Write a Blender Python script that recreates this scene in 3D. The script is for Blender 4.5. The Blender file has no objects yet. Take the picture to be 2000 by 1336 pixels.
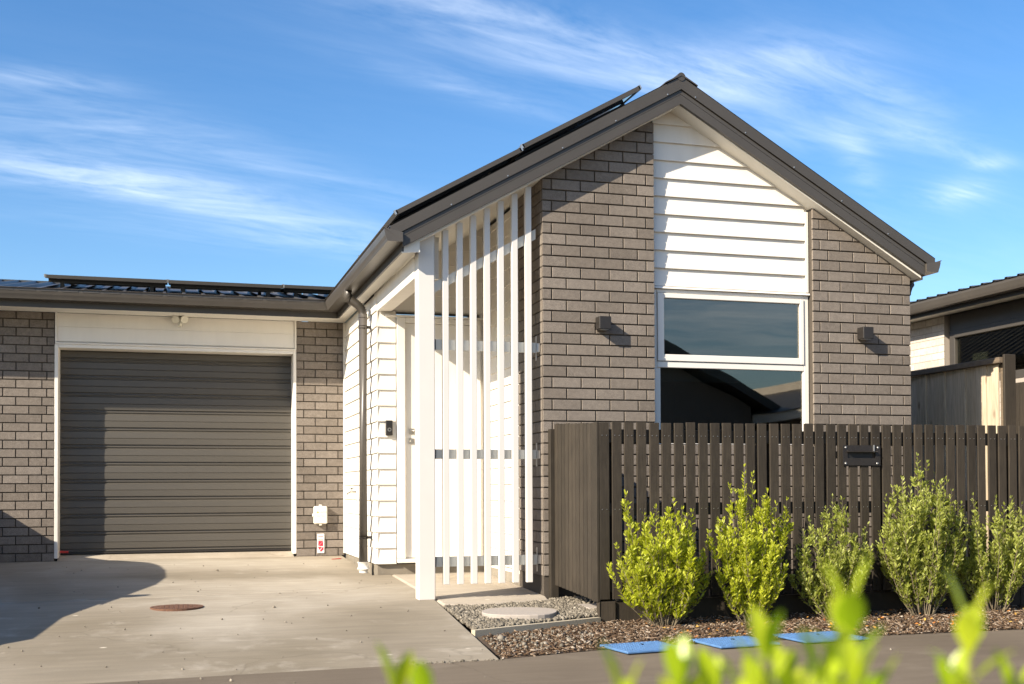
import bpy, math, random
import numpy as np
from mathutils import Vector, Matrix
random.seed(7)
rng = np.random.default_rng(7)
scene = bpy.context.scene
COL = scene.collection

# ---------------------------------------------------------------- camera
cam_data = bpy.data.cameras.new('camera')
cam = bpy.data.objects.new('camera', cam_data)
COL.objects.link(cam)
cam_data.sensor_width = 36.0
cam_data.lens = 2252.0 / 2000.0 * 36.0
cam_data.shift_y = (914.97 - 668.0) / 2000.0
cam_data.clip_start = 0.05
cam_data.clip_end = 2000
FWD = Vector((0.28207427, 0.95923479, 0.01739912))
RGT = Vector((0.95939225, -0.28204259, -0.00429934))
DWN = Vector((0.00078322, 0.01790531, -0.99983938))
CAM = Vector((-2.7525, -8.4943, 0.7276))
R3 = Matrix((RGT, -DWN, -FWD)).transposed()
cam.matrix_world = Matrix.Translation(CAM) @ R3.to_4x4()
cam_data.dof.use_dof = True
cam_data.dof.focus_distance = 9.0
cam_data.dof.aperture_fstop = 3.6
scene.camera = cam

# ---------------------------------------------------------------- light
SUN = Vector((2.02, 1.0, -1.30)).normalized()          # travel direction of the light
sun_el = math.asin(-SUN.z)
sun_rot = math.atan2(-SUN.x, -SUN.y)
world = bpy.data.worlds.new('World')
scene.world = world
world.use_nodes = True
sun_data = bpy.data.lights.new('sun', 'SUN')
sun_data.energy = 5.0
sun_data.angle = math.radians(0.5)
sun_data.color = (1.0, 0.89, 0.73)
sun = bpy.data.objects.new('sun', sun_data)
COL.objects.link(sun)
sun.rotation_euler = SUN.to_track_quat('-Z', 'Y').to_euler()
sun.location = (-20, -10, 15)
scene.view_settings.view_transform = 'Standard'
scene.view_settings.look = 'None'
scene.view_settings.gamma = 1.0
scene.view_settings.use_curve_mapping = False
scene.view_settings.exposure = 1.03
scene.cycles.use_denoising = True
scene.cycles.max_bounces = 8


class NT:
    """small helper to write node trees"""
    def __init__(self, tree):
        self.t = tree
        tree.nodes.clear()

    def n(self, typ, **kw):
        nd = self.t.nodes.new(typ)
        for k, v in kw.items():
            if k == 'ins':
                for i, val in v.items():
                    sock = nd.inputs[i]
                    if isinstance(val, bpy.types.NodeSocket):
                        self.t.links.new(val, sock)
                    else:
                        sock.default_value = val
            else:
                setattr(nd, k, v)
        return nd

    def math(self, op, a, b=0.0, c=0.0):
        return self.n('ShaderNodeMath', operation=op, ins={0: a, 1: b, 2: c}).outputs[0]

    def ramp(self, fac, stops, interp='LINEAR'):
        r = self.n('ShaderNodeValToRGB', ins={0: fac})
        r.color_ramp.interpolation = interp
        els = r.color_ramp.elements
        while len(els) < len(stops):
            els.new(0.5)
        for e, (p, c) in zip(els, stops):
            e.position = p
            e.color = (c, c, c, 1) if not isinstance(c, tuple) else (c[0], c[1], c[2], 1)
        return r.outputs[0]

    def mix(self, f, a, b, mode='MIX'):
        m = self.n('ShaderNodeMix', data_type='RGBA', blend_type=mode)
        for i, val in ((0, f), (6, a), (7, b)):
            if isinstance(val, bpy.types.NodeSocket):
                self.t.links.new(val, m.inputs[i])
            elif i == 0:
                m.inputs[0].default_value = val
            else:
                m.inputs[i].default_value = (val[0], val[1], val[2], 1)
        return m.outputs[2]

    def noise(self, vec, scale, detail=4.0, rough=0.55, dist=0.0):
        return self.n('ShaderNodeTexNoise', ins={'Vector': vec, 'Scale': scale, 'Detail': detail,
                                                 'Roughness': rough, 'Distortion': dist}).outputs[0]


# sky with thin cirrus, fixed to world directions
w = NT(world.node_tree)
sky = w.n('ShaderNodeTexSky', sky_type='NISHITA', sun_disc=False, sun_elevation=sun_el,
          sun_rotation=sun_rot, air_density=1.0, dust_density=0.8, ozone_density=3.0)
tc = w.n('ShaderNodeTexCoord')
sep = w.n('ShaderNodeSeparateXYZ', ins={0: tc.outputs['Generated']})
dx, dy, dz = sep.outputs
zc = w.math('ADD', w.math('MAXIMUM', dz, 0.0), 0.12)
px_ = w.math('DIVIDE', dx, zc)
py_ = w.math('DIVIDE', dy, zc)
# streak coordinates: long in one direction of the cloud plane
ca, sa = math.cos(math.radians(12)), math.sin(math.radians(12))
sx = w.math('ADD', w.math('MULTIPLY', px_, ca), w.math('MULTIPLY', py_, sa))
sy = w.math('SUBTRACT', w.math('MULTIPLY', py_, ca), w.math('MULTIPLY', px_, sa))
vec1 = w.n('ShaderNodeCombineXYZ', ins={0: w.math('MULTIPLY', sx, 0.55), 1: w.math('MULTIPLY', sy, 1.9), 2: 3.1}).outputs[0]
vec2 = w.n('ShaderNodeCombineXYZ', ins={0: w.math('MULTIPLY', sx, 0.45), 1: w.math('MULTIPLY', sy, 0.8), 2: 8.4}).outputs[0]
st1 = w.noise(vec1, 3.4, 12.0, 0.66, 1.1)
stf = w.noise(w.n('ShaderNodeCombineXYZ', ins={0: w.math('MULTIPLY', sx, 1.6), 1: w.math('MULTIPLY', sy, 6.5), 2: 1.7}).outputs[0], 3.0, 8.0, 0.62, 0.8)
st1 = w.math('ADD', w.math('MULTIPLY', st1, 0.68), w.math('MULTIPLY', stf, 0.32))
st2 = w.noise(vec2, 0.9, 3.0, 0.5, 0.4)
ay = w.math('MAXIMUM', dy, 0.05)
uu = w.math('DIVIDE', dx, ay)
vv = w.math('DIVIDE', dz, ay)


def blob(u0, v0, su, sv, tilt, amp):
    du = w.math('SUBTRACT', uu, u0)
    dv = w.math('SUBTRACT', w.math('SUBTRACT', vv, v0), w.math('MULTIPLY', du, tilt))
    a = w.math('POWER', w.math('DIVIDE', du, su), 2.0)
    b = w.math('POWER', w.math('DIVIDE', dv, sv), 2.0)
    return w.math('MULTIPLY', w.math('POWER', 2.718, w.math('MULTIPLY', w.math('ADD', a, b), -1.0)), amp)


CLOUDS = [(0.05, 0.240, 0.17, 0.016, -0.16, 0.70), (-0.07, 0.258, 0.12, 0.016, -0.05, 0.62), (-0.05, 0.300, 0.13, 0.022, -0.08, 0.42),
          (0.13, 0.268, 0.12, 0.012, -0.14, 0.25), (-0.10, 0.335, 0.06, 0.010, 0.0, 0.45), (0.05, 0.215, 0.16, 0.012, -0.05, 0.25),
          (0.40, 0.392, 0.19, 0.026, -0.12, 0.62), (0.28, 0.432, 0.16, 0.018, -0.12, 0.45),
          (0.56, 0.412, 0.10, 0.026, 0.15, 0.58), (0.67, 0.402, 0.09, 0.024, -0.25, 0.52), (0.655, 0.325, 0.026, 0.030, -0.9, 0.45),
          (0.77, 0.300, 0.042, 0.014, 0.15, 0.75), (0.81, 0.334, 0.026, 0.007, 0.1, 0.70), (0.60, 0.345, 0.10, 0.016, 0.1, 0.30),
          (0.74, 0.352, 0.08, 0.014, -0.15, 0.45), (0.25, 0.36, 0.10, 0.012, -0.2, 0.30)]
acc = None
for c in CLOUDS:
    b = blob(*c)
    acc = b if acc is None else w.math('ADD', acc, b)
acc = w.math('MINIMUM', acc, 1.0)
# cirrus carries on elsewhere; unseen cover behind camera added to whiten the fill light
front = w.math('GREATER_THAN', dy, 0.05)
sparse = w.math('MULTIPLY', w.math('SUBTRACT', st2, 0.45), 2.2)
sparse = w.math('MAXIMUM', sparse, 0.0)
cover = w.math('ADD', w.math('MULTIPLY', acc, front), w.math('MULTIPLY', sparse, w.ramp(w.math('ADD', w.math('MULTIPLY', dy, 0.5), 0.5), [(0.35, 2.2), (0.78, 0.16)])))
dens = w.math('MULTIPLY', cover, w.ramp(st1, [(0.36, 0.0), (0.66, 1.0)]))
dens = w.math('MINIMUM', w.math('MULTIPLY', dens, 0.46), 0.5)
hsv = w.n('ShaderNodeHueSaturation', ins={'Hue': 0.503, 'Saturation': 1.25, 'Value': 1.0, 'Color': sky.outputs[0]}).outputs[0]
skyc = w.mix(dens, hsv, (8.4, 8.9, 9.4))
bg = w.n('ShaderNodeBackground', ins={'Color': skyc, 'Strength': 0.098})
out = w.n('ShaderNodeOutputWorld', ins={0: bg.outputs[0]})


# ---------------------------------------------------------------- materials
def new_mat(name):
    m = bpy.data.materials.new(name)
    m.use_nodes = True
    return m, NT(m.node_tree)


def finish(nt, color, rough, bump=None, bump_str=0.3, bump_dist=0.01, metallic=0.0, spec=0.5, normal=None):
    p = nt.n('ShaderNodeBsdfPrincipled')
    for k, v in (('Base Color', color), ('Roughness', rough), ('Metallic', metallic), ('Specular IOR Level', spec)):
        if isinstance(v, bpy.types.NodeSocket):
            nt.t.links.new(v, p.inputs[k])
        elif k == 'Base Color':
            p.inputs[k].default_value = (v[0], v[1], v[2], 1)
        else:
            p.inputs[k].default_value = v
    if bump is not None:
        b = nt.n('ShaderNodeBump', ins={'Strength': bump_str, 'Distance': bump_dist, 'Height': bump})
        nt.t.links.new(b.outputs[0], p.inputs['Normal'])
    nt.n('ShaderNodeOutputMaterial', ins={0: p.outputs[0]})
    return p


def pos(nt):
    return nt.n('ShaderNodeNewGeometry').outputs['Position']


def simple(name, c, rough=0.6, var=0.08, scale=18.0, bump=0.0, spec=0.5, metallic=0.0, stretch=None):
    m, nt = new_mat(name)
    v = pos(nt)
    if stretch:
        v = nt.n('ShaderNodeMapping', ins={0: v, 3: stretch}).outputs[0]
    nz = nt.noise(v, scale, 5.0)
    lo = tuple(x * (1 - var) for x in c)
    hi = tuple(min(1, x * (1 + var)) for x in c)
    col = nt.ramp(nz, [(0.25, lo), (0.75, hi)])
    finish(nt, col, rough, nz if bump else None, bump, 0.004, metallic, spec)
    return m


def m_brick(name, c1, c2, speck=0.5):
    m, nt = new_mat(name)
    v = pos(nt)
    oi = nt.n('ShaderNodeObjectInfo').outputs['Random']
    ri = nt.n('ShaderNodeNewGeometry').outputs['Random Per Island']
    rnd = nt.math('FRACT', nt.math('ADD', oi, ri))
    base = nt.mix(rnd, c1, c2)
    rnd2 = nt.math('FRACT', nt.math('MULTIPLY', rnd, 7.31))
    base = nt.mix(nt.ramp(rnd2, [(0.0, 0.5), (0.25, 0.0), (0.8, 0.0), (1.0, 0.45)]), base, tuple(x * 0.72 for x in c1))
    fine = nt.noise(v, 260.0, 3.0, 0.7)
    mid = nt.noise(v, 28.0, 4.0, 0.6)
    wall = nt.noise(v, 1.7, 4.0, 0.6, 0.4)
    col = nt.mix(1.0, base, nt.ramp(fine, [(0.3, 1 - speck * 0.55), (0.5, 1.0), (0.72, 1 + speck * 0.5)]), 'MULTIPLY')
    col = nt.mix(1.0, col, nt.ramp(mid, [(0.3, 0.86), (0.7, 1.10)]), 'MULTIPLY')
    col = nt.mix(1.0, col, nt.ramp(wall, [(0.3, 0.90), (0.7, 1.07)]), 'MULTIPLY')
    smear = nt.noise(nt.n('ShaderNodeMapping', ins={0: v, 3: (1.0, 1.0, 2.2)}).outputs[0], 9.0, 7.0, 0.72)
    col = nt.mix(nt.ramp(smear, [(0.66, 0.0), (0.80, 0.42)]), col, tuple(min(1, x * 2.2) for x in c2))
    h = nt.math('ADD', fine, nt.math('MULTIPLY', mid, 0.6))
    finish(nt, col, 0.92, h, 0.45, 0.003, spec=0.2)
    return m


M = {}
M['brick'] = m_brick('brick_brown', (0.178, 0.150, 0.124), (0.222, 0.190, 0.160), 0.9)
M['pale_brick'] = m_brick('brick_pale', (0.52, 0.47, 0.40), (0.60, 0.55, 0.48), 0.2)
M['mortar'] = simple('mortar_dark', (0.062, 0.050, 0.038), 0.95, 0.2, 90)
M['pale_mortar'] = simple('mortar_pale', (0.36, 0.31, 0.26), 0.95, 0.1, 90)
M['white'] = simple('white_paint', (0.735, 0.695, 0.625), 0.6, 0.045, 2.2, stretch=(4, 4, 0.7))
M['white_al'] = simple('white_aluminium', (0.72, 0.685, 0.625), 0.4, 0.02, 5.0)
M['slat_white'] = simple('slat_white', (0.62, 0.595, 0.555), 0.45, 0.02, 5.0)
M['soffit'] = simple('soffit_white', (0.72, 0.69, 0.62), 0.7, 0.03, 5.0)
M['steel'] = simple('roof_steel', (0.060, 0.053, 0.045), 0.42, 0.10, 3.0, spec=0.45)
M['gutter'] = simple('gutter_steel', (0.072, 0.063, 0.053), 0.36, 0.10, 4.0, spec=0.5)
M['roof'] = simple('roof_sheet', (0.050, 0.047, 0.044), 0.42, 0.10, 3.0, spec=0.6)
M['door_steel'] = simple('roller_door_steel', (0.074, 0.066, 0.054), 0.52, 0.07, 2.5, stretch=(0.3, 1, 3))
M['dark_metal'] = simple('dark_fitting', (0.020, 0.017, 0.015), 0.45, 0.1, 20)
M['black'] = simple('black_plastic', (0.012, 0.012, 0.012), 0.5, 0.1, 20)
def m_fence():
    m, nt = new_mat('fence_stain')
    v = pos(nt)
    oi = nt.n('ShaderNodeObjectInfo').outputs['Random']
    g = nt.noise(nt.n('ShaderNodeMapping', ins={0: v, 3: (9.0, 9.0, 0.6)}).outputs[0], 14.0, 5.0, 0.6, 0.4)
    b = nt.noise(v, 5.0, 4.0, 0.6)
    col = nt.mix(oi, (0.031, 0.025, 0.018), (0.045, 0.036, 0.026))
    col = nt.mix(1.0, col, nt.ramp(g, [(0.3, 0.72), (0.7, 1.22)]), 'MULTIPLY')
    col = nt.mix(1.0, col, nt.ramp(b, [(0.3, 0.85), (0.7, 1.15)]), 'MULTIPLY')
    finish(nt, col, nt.ramp(g, [(0.3, 0.60), (0.7, 0.75)]), g, 0.25, 0.004, spec=0.25)
    return m


M['fence'] = m_fence()
M['galv'] = simple('zinc_metal', (0.55, 0.54, 0.52), 0.35, 0.05, 30, metallic=0.8)
M['chrome'] = simple('satin_chrome', (0.50, 0.47, 0.42), 0.30, 0.05, 30, metallic=0.9)
M['cream'] = simple('cream_plastic', (0.74, 0.71, 0.60), 0.45, 0.03, 20)
M['pvc'] = simple('white_pvc', (0.78, 0.76, 0.71), 0.4, 0.03, 20)
M['red'] = simple('red_plastic', (0.60, 0.035, 0.025), 0.4, 0.1, 30)
M['red_print'] = simple('red_print', (0.62, 0.02, 0.05), 0.5, 0.05, 30)
M['grey_print'] = simple('grey_print', (0.32, 0.30, 0.27), 0.6, 0.05, 30)
M['orange_print'] = simple('orange_print', (0.55, 0.32, 0.04), 0.6, 0.05, 30)
M['blue'] = simple('blue_plastic', (0.085, 0.185, 0.37), 0.40, 0.25, 25, 0.15)
M['rust'] = simple('rusty_iron', (0.13, 0.062, 0.036), 0.85, 0.35, 60, 0.4)
M['stone'] = simple('stepping_stone', (0.34, 0.30, 0.26), 0.9, 0.08, 25, 0.2)
M['edging'] = simple('edging_timber', (0.42, 0.36, 0.26), 0.85, 0.25, 30, 0.2, stretch=(1, 6, 6))
M['car_paint'] = simple('car_paint', (0.10, 0.11, 0.13), 0.25, 0.02, 5)
M['tyre'] = simple('tyre_rubber', (0.015, 0.015, 0.015), 0.9, 0.1, 20)
M['wall_plain'] = simple('plaster_wall', (0.30, 0.27, 0.23), 0.9, 0.08, 3)
M['interior'] = simple('interior_paint', (0.34, 0.33, 0.31), 0.9, 0.03, 3)
M['blind'] = simple('roller_blind', (0.20, 0.21, 0.22), 0.9, 0.04, 3)
M['rail_grey'] = simple('grey_rail', (0.66, 0.64, 0.56), 0.5, 0.05, 10)
M['stem'] = simple('shrub_stem', (0.15, 0.12, 0.075), 0.85, 0.25, 40)
M['green_stem'] = simple('green_stem', (0.16, 0.15, 0.05), 0.6, 0.15, 40)


def m_concrete(name, c, dark, light, patch_scale, grain=0.12, rough=0.88, patches=()):
    m, nt = new_mat(name)
    v = pos(nt)
    vs = nt.n('ShaderNodeMapping', ins={0: v, 3: (1.0, 0.55, 1.0)}).outputs[0]
    big = nt.noise(vs, patch_scale, 3.0, 0.5, 0.6)
    mid = nt.noise(v, patch_scale * 5.5, 6.0, 0.62, 0.3)
    streak = nt.noise(nt.n('ShaderNodeMapping', ins={0: v, 3: (1.2, 9.0, 1.0)}).outputs[0], 1.6, 5.0, 0.6, 0.5)
    fine = nt.noise(v, 320.0, 3.0, 0.7)
    col = nt.mix(nt.ramp(big, [(0.34, 0.0), (0.52, 1.0)]), dark, c)
    col = nt.mix(nt.ramp(big, [(0.55, 0.0), (0.70, 0.85)]), col, light)
    col = nt.mix(nt.ramp(mid, [(0.56, 0.0), (0.76, 0.75)]), col, light)
    sp = nt.n('ShaderNodeSeparateXYZ', ins={0: v}).outputs
    wob = nt.math('SUBTRACT', nt.noise(v, 1.7, 5.0, 0.6), 0.5)
    for (x0, y0, rx, ry, amp) in patches:                    # bleached and grimy areas of the slab
        a = nt.math('POWER', nt.math('DIVIDE', nt.math('ADD', nt.math('SUBTRACT', sp[0], x0), nt.math('MULTIPLY', wob, 0.9)), rx), 2.0)
        b2 = nt.math('POWER', nt.math('DIVIDE', nt.math('ADD', nt.math('SUBTRACT', sp[1], y0), nt.math('MULTIPLY', wob, 1.3)), ry), 2.0)
        f = nt.math('POWER', 2.718, nt.math('MULTIPLY', nt.math('ADD', a, b2), -1.0))
        col = nt.mix(nt.math('MULTIPLY', f, abs(amp) * 0.72), col, light if amp > 0 else tuple(x * 0.92 for x in dark))
    col = nt.mix(1.0, col, nt.ramp(streak, [(0.3, 0.86), (0.7, 1.07)]), 'MULTIPLY')
    col = nt.mix(1.0, col, nt.ramp(fine, [(0.3, 1 - grain), (0.7, 1 + grain)]), 'MULTIPLY')
    vor = nt.n('ShaderNodeTexVoronoi', ins={'Vector': v, 'Scale': 7.0}).outputs['Distance']
    spots = nt.ramp(vor, [(0.0, 1.0), (0.05, 0.0)])
    col = nt.mix(nt.math('MULTIPLY', spots, 0.35), col, tuple(x * 0.45 for x in dark))
    vor2 = nt.n('ShaderNodeTexVoronoi', ins={'Vector': nt.n('ShaderNodeMapping', ins={0: v, 1: (3.3, 1.7, 0.4), 3: (1.0, 1.6, 1.0)}).outputs[0], 'Scale': 1.6}).outputs['Distance']
    col = nt.mix(nt.ramp(nt.math('ADD', vor2, nt.math('MULTIPLY', mid, 0.02)), [(0.030, 0.8), (0.050, 0.0)]), col, tuple(min(1, x * 1.7) for x in light))
    crk = nt.n('ShaderNodeTexVoronoi', feature='DISTANCE_TO_EDGE', ins={'Vector': nt.n('ShaderNodeVectorMath', operation='ADD', ins={0: v, 1: nt.n('ShaderNodeTexNoise', ins={'Vector': v, 'Scale': 1.2, 'Detail': 4.0}).outputs[1]}).outputs[0], 'Scale': 0.28}).outputs['Distance']
    col = nt.mix(nt.ramp(crk, [(0.0, 0.30), (0.0030, 0.0)]), col, tuple(x * 0.5 for x in dark))
    h = nt.math('ADD', nt.math('MULTIPLY', fine, 0.5), mid)
    finish(nt, col, rough, h, 0.22, 0.004, spec=0.25)
    return m


M['drive'] = m_concrete('driveway_concrete', (0.285, 0.245, 0.186), (0.205, 0.172, 0.122), (0.43, 0.385, 0.315), 0.55,
                        patches=[(-2.45, -0.75, 0.40, 0.75, 1), (-1.95, 1.15, 0.42, 0.55, 1), (-2.2, 0.30, 0.7, 0.28, 0.8), (-2.6, 3.3, 1.4, 0.40, 1), (-1.6, 3.0, 0.5, 0.7, .7),
                                 (-2.9, 2.1, 0.9, 0.30, -1), (-1.7, 1.95, 0.6, 0.28, -0.8), (-3.6, 1.2, 0.6, 0.5, -0.8), (-1.35, -0.9, 0.35, 1.0, -0.8), (-3.3, -1.7, 0.8, 0.35, -0.7)])
M['slab'] = m_concrete('porch_concrete', (0.38, 0.33, 0.265), (0.32, 0.27, 0.205), (0.44, 0.39, 0.32), 1.2)
M['found'] = m_concrete('foundation_concrete', (0.25, 0.22, 0.175), (0.18, 0.155, 0.12), (0.33, 0.30, 0.25), 2.2)
M['road'] = m_concrete('road_surface', (0.160, 0.128, 0.092), (0.132, 0.104, 0.074), (0.200, 0.164, 0.122), 0.6, 0.18)
M['soil'] = m_concrete('soil_dark', (0.085, 0.060, 0.042), (0.05, 0.036, 0.026), (0.12, 0.09, 0.06), 6.0, 0.3, 0.97)
M['terrain'] = m_concrete('terrain_ground', (0.10, 0.10, 0.06), (0.07, 0.075, 0.04), (0.13, 0.12, 0.08), 0.2, 0.2, 0.97)


def m_island(name, stops, rough=0.9, extra=30.0):
    m, nt = new_mat(name)
    ri = nt.n('ShaderNodeNewGeometry').outputs['Random Per Island']
    col = nt.ramp(ri, stops)
    nz = nt.noise(pos(nt), extra, 4.0)
    col = nt.mix(1.0, col, nt.ramp(nz, [(0.3, 0.8), (0.7, 1.15)]), 'MULTIPLY')
    finish(nt, col, rough, nz, 0.3, 0.003, spec=0.25)
    return m


M['gravel'] = m_island('grey_gravel', [(0.0, (0.10, 0.087, 0.066)), (0.5, (0.165, 0.143, 0.110)), (0.9, (0.24, 0.21, 0.165)), (1.0, (0.32, 0.28, 0.22))])
M['bark'] = m_island('bark_chips', [(0.0, (0.040, 0.024, 0.014)), (0.40, (0.105, 0.064, 0.036)), (0.72, (0.175, 0.118, 0.074)), (0.93, (0.30, 0.235, 0.175)), (1.0, (0.42, 0.36, 0.29))])
M['litter'] = m_island('dry_leaves', [(0.0, (0.30, 0.09, 0.02)), (0.5, (0.42, 0.17, 0.04)), (1.0, (0.50, 0.34, 0.06))])


def m_timber():
    m, nt = new_mat('pine_paling')
    v = pos(nt)
    oi = nt.n('ShaderNodeObjectInfo').outputs['Random']
    off = nt.n('ShaderNodeCombineXYZ', ins={0: 0.0, 1: 0.0, 2: nt.math('MULTIPLY', oi, 37.0)}).outputs[0]
    v2 = nt.n('ShaderNodeVectorMath', operation='ADD', ins={0: v, 1: off}).outputs[0]
    g = nt.noise(nt.n('ShaderNodeMapping', ins={0: v2, 3: (14.0, 14.0, 0.8)}).outputs[0], 3.0, 5.0, 0.6, 1.2)
    k = nt.n('ShaderNodeTexVoronoi', ins={'Vector': nt.n('ShaderNodeMapping', ins={0: v2, 3: (4.5, 4.5, 2.2)}).outputs[0], 'Scale': 1.3}).outputs['Distance']
    col = nt.mix(oi, (0.46, 0.37, 0.25), (0.54, 0.45, 0.33))
    col = nt.mix(1.0, col, nt.ramp(g, [(0.3, 0.68), (0.7, 1.15)]), 'MULTIPLY')
    col = nt.mix(nt.ramp(k, [(0.03, 0.75), (0.16, 0.0)]), col, (0.12, 0.07, 0.035))
    finish(nt, col, 0.85, g, 0.15, 0.003, spec=0.2)
    return m


M['pine'] = m_timber()
M['pine_cap'] = simple('weathered_cap', (0.14, 0.105, 0.07), 0.85, 0.3, 12, 0.2, stretch=(1, 1, 6))


def m_leaf(name, dark, lightc, trans, rough=0.45):
    m, nt = new_mat(name)
    ri = nt.n('ShaderNodeNewGeometry').outputs['Random Per Island']
    oi = nt.n('ShaderNodeObjectInfo').outputs['Random']
    rnd = nt.math('FRACT', nt.math('ADD', ri, oi))
    col = nt.mix(rnd, dark, lightc)
    nz = nt.noise(pos(nt), 9.0, 3.0)
    col = nt.mix(1.0, col, nt.ramp(nz, [(0.3, 0.82), (0.7, 1.15)]), 'MULTIPLY')
    p = nt.n('ShaderNodeBsdfPrincipled', ins={'Base Color': col, 'Roughness': rough, 'Specular IOR Level': 0.4})
    tcol = nt.mix(1.0, col, trans, 'MULTIPLY')
    t = nt.n('ShaderNodeBsdfTranslucent', ins={'Color': tcol})
    mx = nt.n('ShaderNodeMixShader', ins={0: 0.42, 1: p.outputs[0], 2: t.outputs[0]})
    nt.n('ShaderNodeOutputMaterial', ins={0: mx.outputs[0]})
    return m


M['leaf_bright'] = m_leaf('leaf_bright', (0.34, 0.385, 0.016), (0.54, 0.56, 0.070), (1.3, 1.3, 0.6))
M['leaf_grey'] = m_leaf('leaf_greygreen', (0.21, 0.245, 0.030), (0.46, 0.49, 0.13), (1.3, 1.3, 0.7))
M['leaf_front'] = m_leaf('leaf_front', (0.28, 0.40, 0.012), (0.52, 0.58, 0.035), (1.4, 1.4, 0.6), 0.28)


def m_glass(name, gain, wave):
    m, nt = new_mat(name)
    fr = nt.n('ShaderNodeFresnel', ins={0: 1.52}).outputs[0]
    fac = nt.math('MINIMUM', nt.math('MULTIPLY', fr, gain), 1.0)
    wob = nt.noise(pos(nt), 1.6, 1.0)
    bp = nt.n('ShaderNodeBump', ins={'Strength': wave, 'Distance': 0.02, 'Height': wob})
    gl = nt.n('ShaderNodeBsdfGlossy', ins={'Color': (1.0, 0.93, 0.84, 1), 'Roughness': 0.01, 'Normal': bp.outputs[0]})
    tr = nt.n('ShaderNodeBsdfTransparent', ins={'Color': (0.50, 0.54, 0.52, 1)})
    mx = nt.n('ShaderNodeMixShader', ins={0: fac, 1: tr.outputs[0], 2: gl.outputs[0]})
    nt.n('ShaderNodeOutputMaterial', ins={0: mx.outputs[0]})
    return m


M['glass'] = m_glass('window_glass', 3.2, 0.05)
M['glass_side'] = m_glass('neighbour_glass', 0.9, 0.0)


def m_pv():
    m, nt = new_mat('solar_glass')
    v = nt.n('ShaderNodeTexCoord').outputs['Object']
    br = nt.n('ShaderNodeTexBrick', offset=0.0, ins={'Vector': v, 'Color1': (0.010, 0.012, 0.020, 1), 'Color2': (0.012, 0.014, 0.022, 1),
              'Mortar': (0.05, 0.05, 0.055, 1), 'Scale': 1.0, 'Mortar Size': 0.004, 'Brick Width': 0.16, 'Row Height': 0.16}).outputs[0]
    finish(nt, br, 0.08, spec=0.6)
    return m


M['pv'] = m_pv()

# ---------------------------------------------------------------- mesh helpers
WL = {}


def setp(o, label=None, cat=None, group=None, kind=None):
    if label: o['label'] = label
    if cat: o['category'] = cat
    if group: o['group'] = group
    if kind: o['kind'] = kind
    return o


def thing(name, loc, label, cat, group=None):
    o = bpy.data.objects.new(name, None)
    o.empty_display_size = 0.2
    COL.objects.link(o)
    o.location = loc
    WL[o] = Vector(loc)
    return setp(o, label, cat, group)


def place(name, mesh, loc, parent=None, rotz=0.0):
    o = bpy.data.objects.new(name, mesh)
    COL.objects.link(o)
    loc = Vector(loc)
    WL[o] = loc
    if parent is not None:
        o.parent = parent
        loc = loc - WL[parent]
    o.location = loc
    if rotz:
        o.rotation_euler = (0, 0, rotz)
    return o


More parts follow.
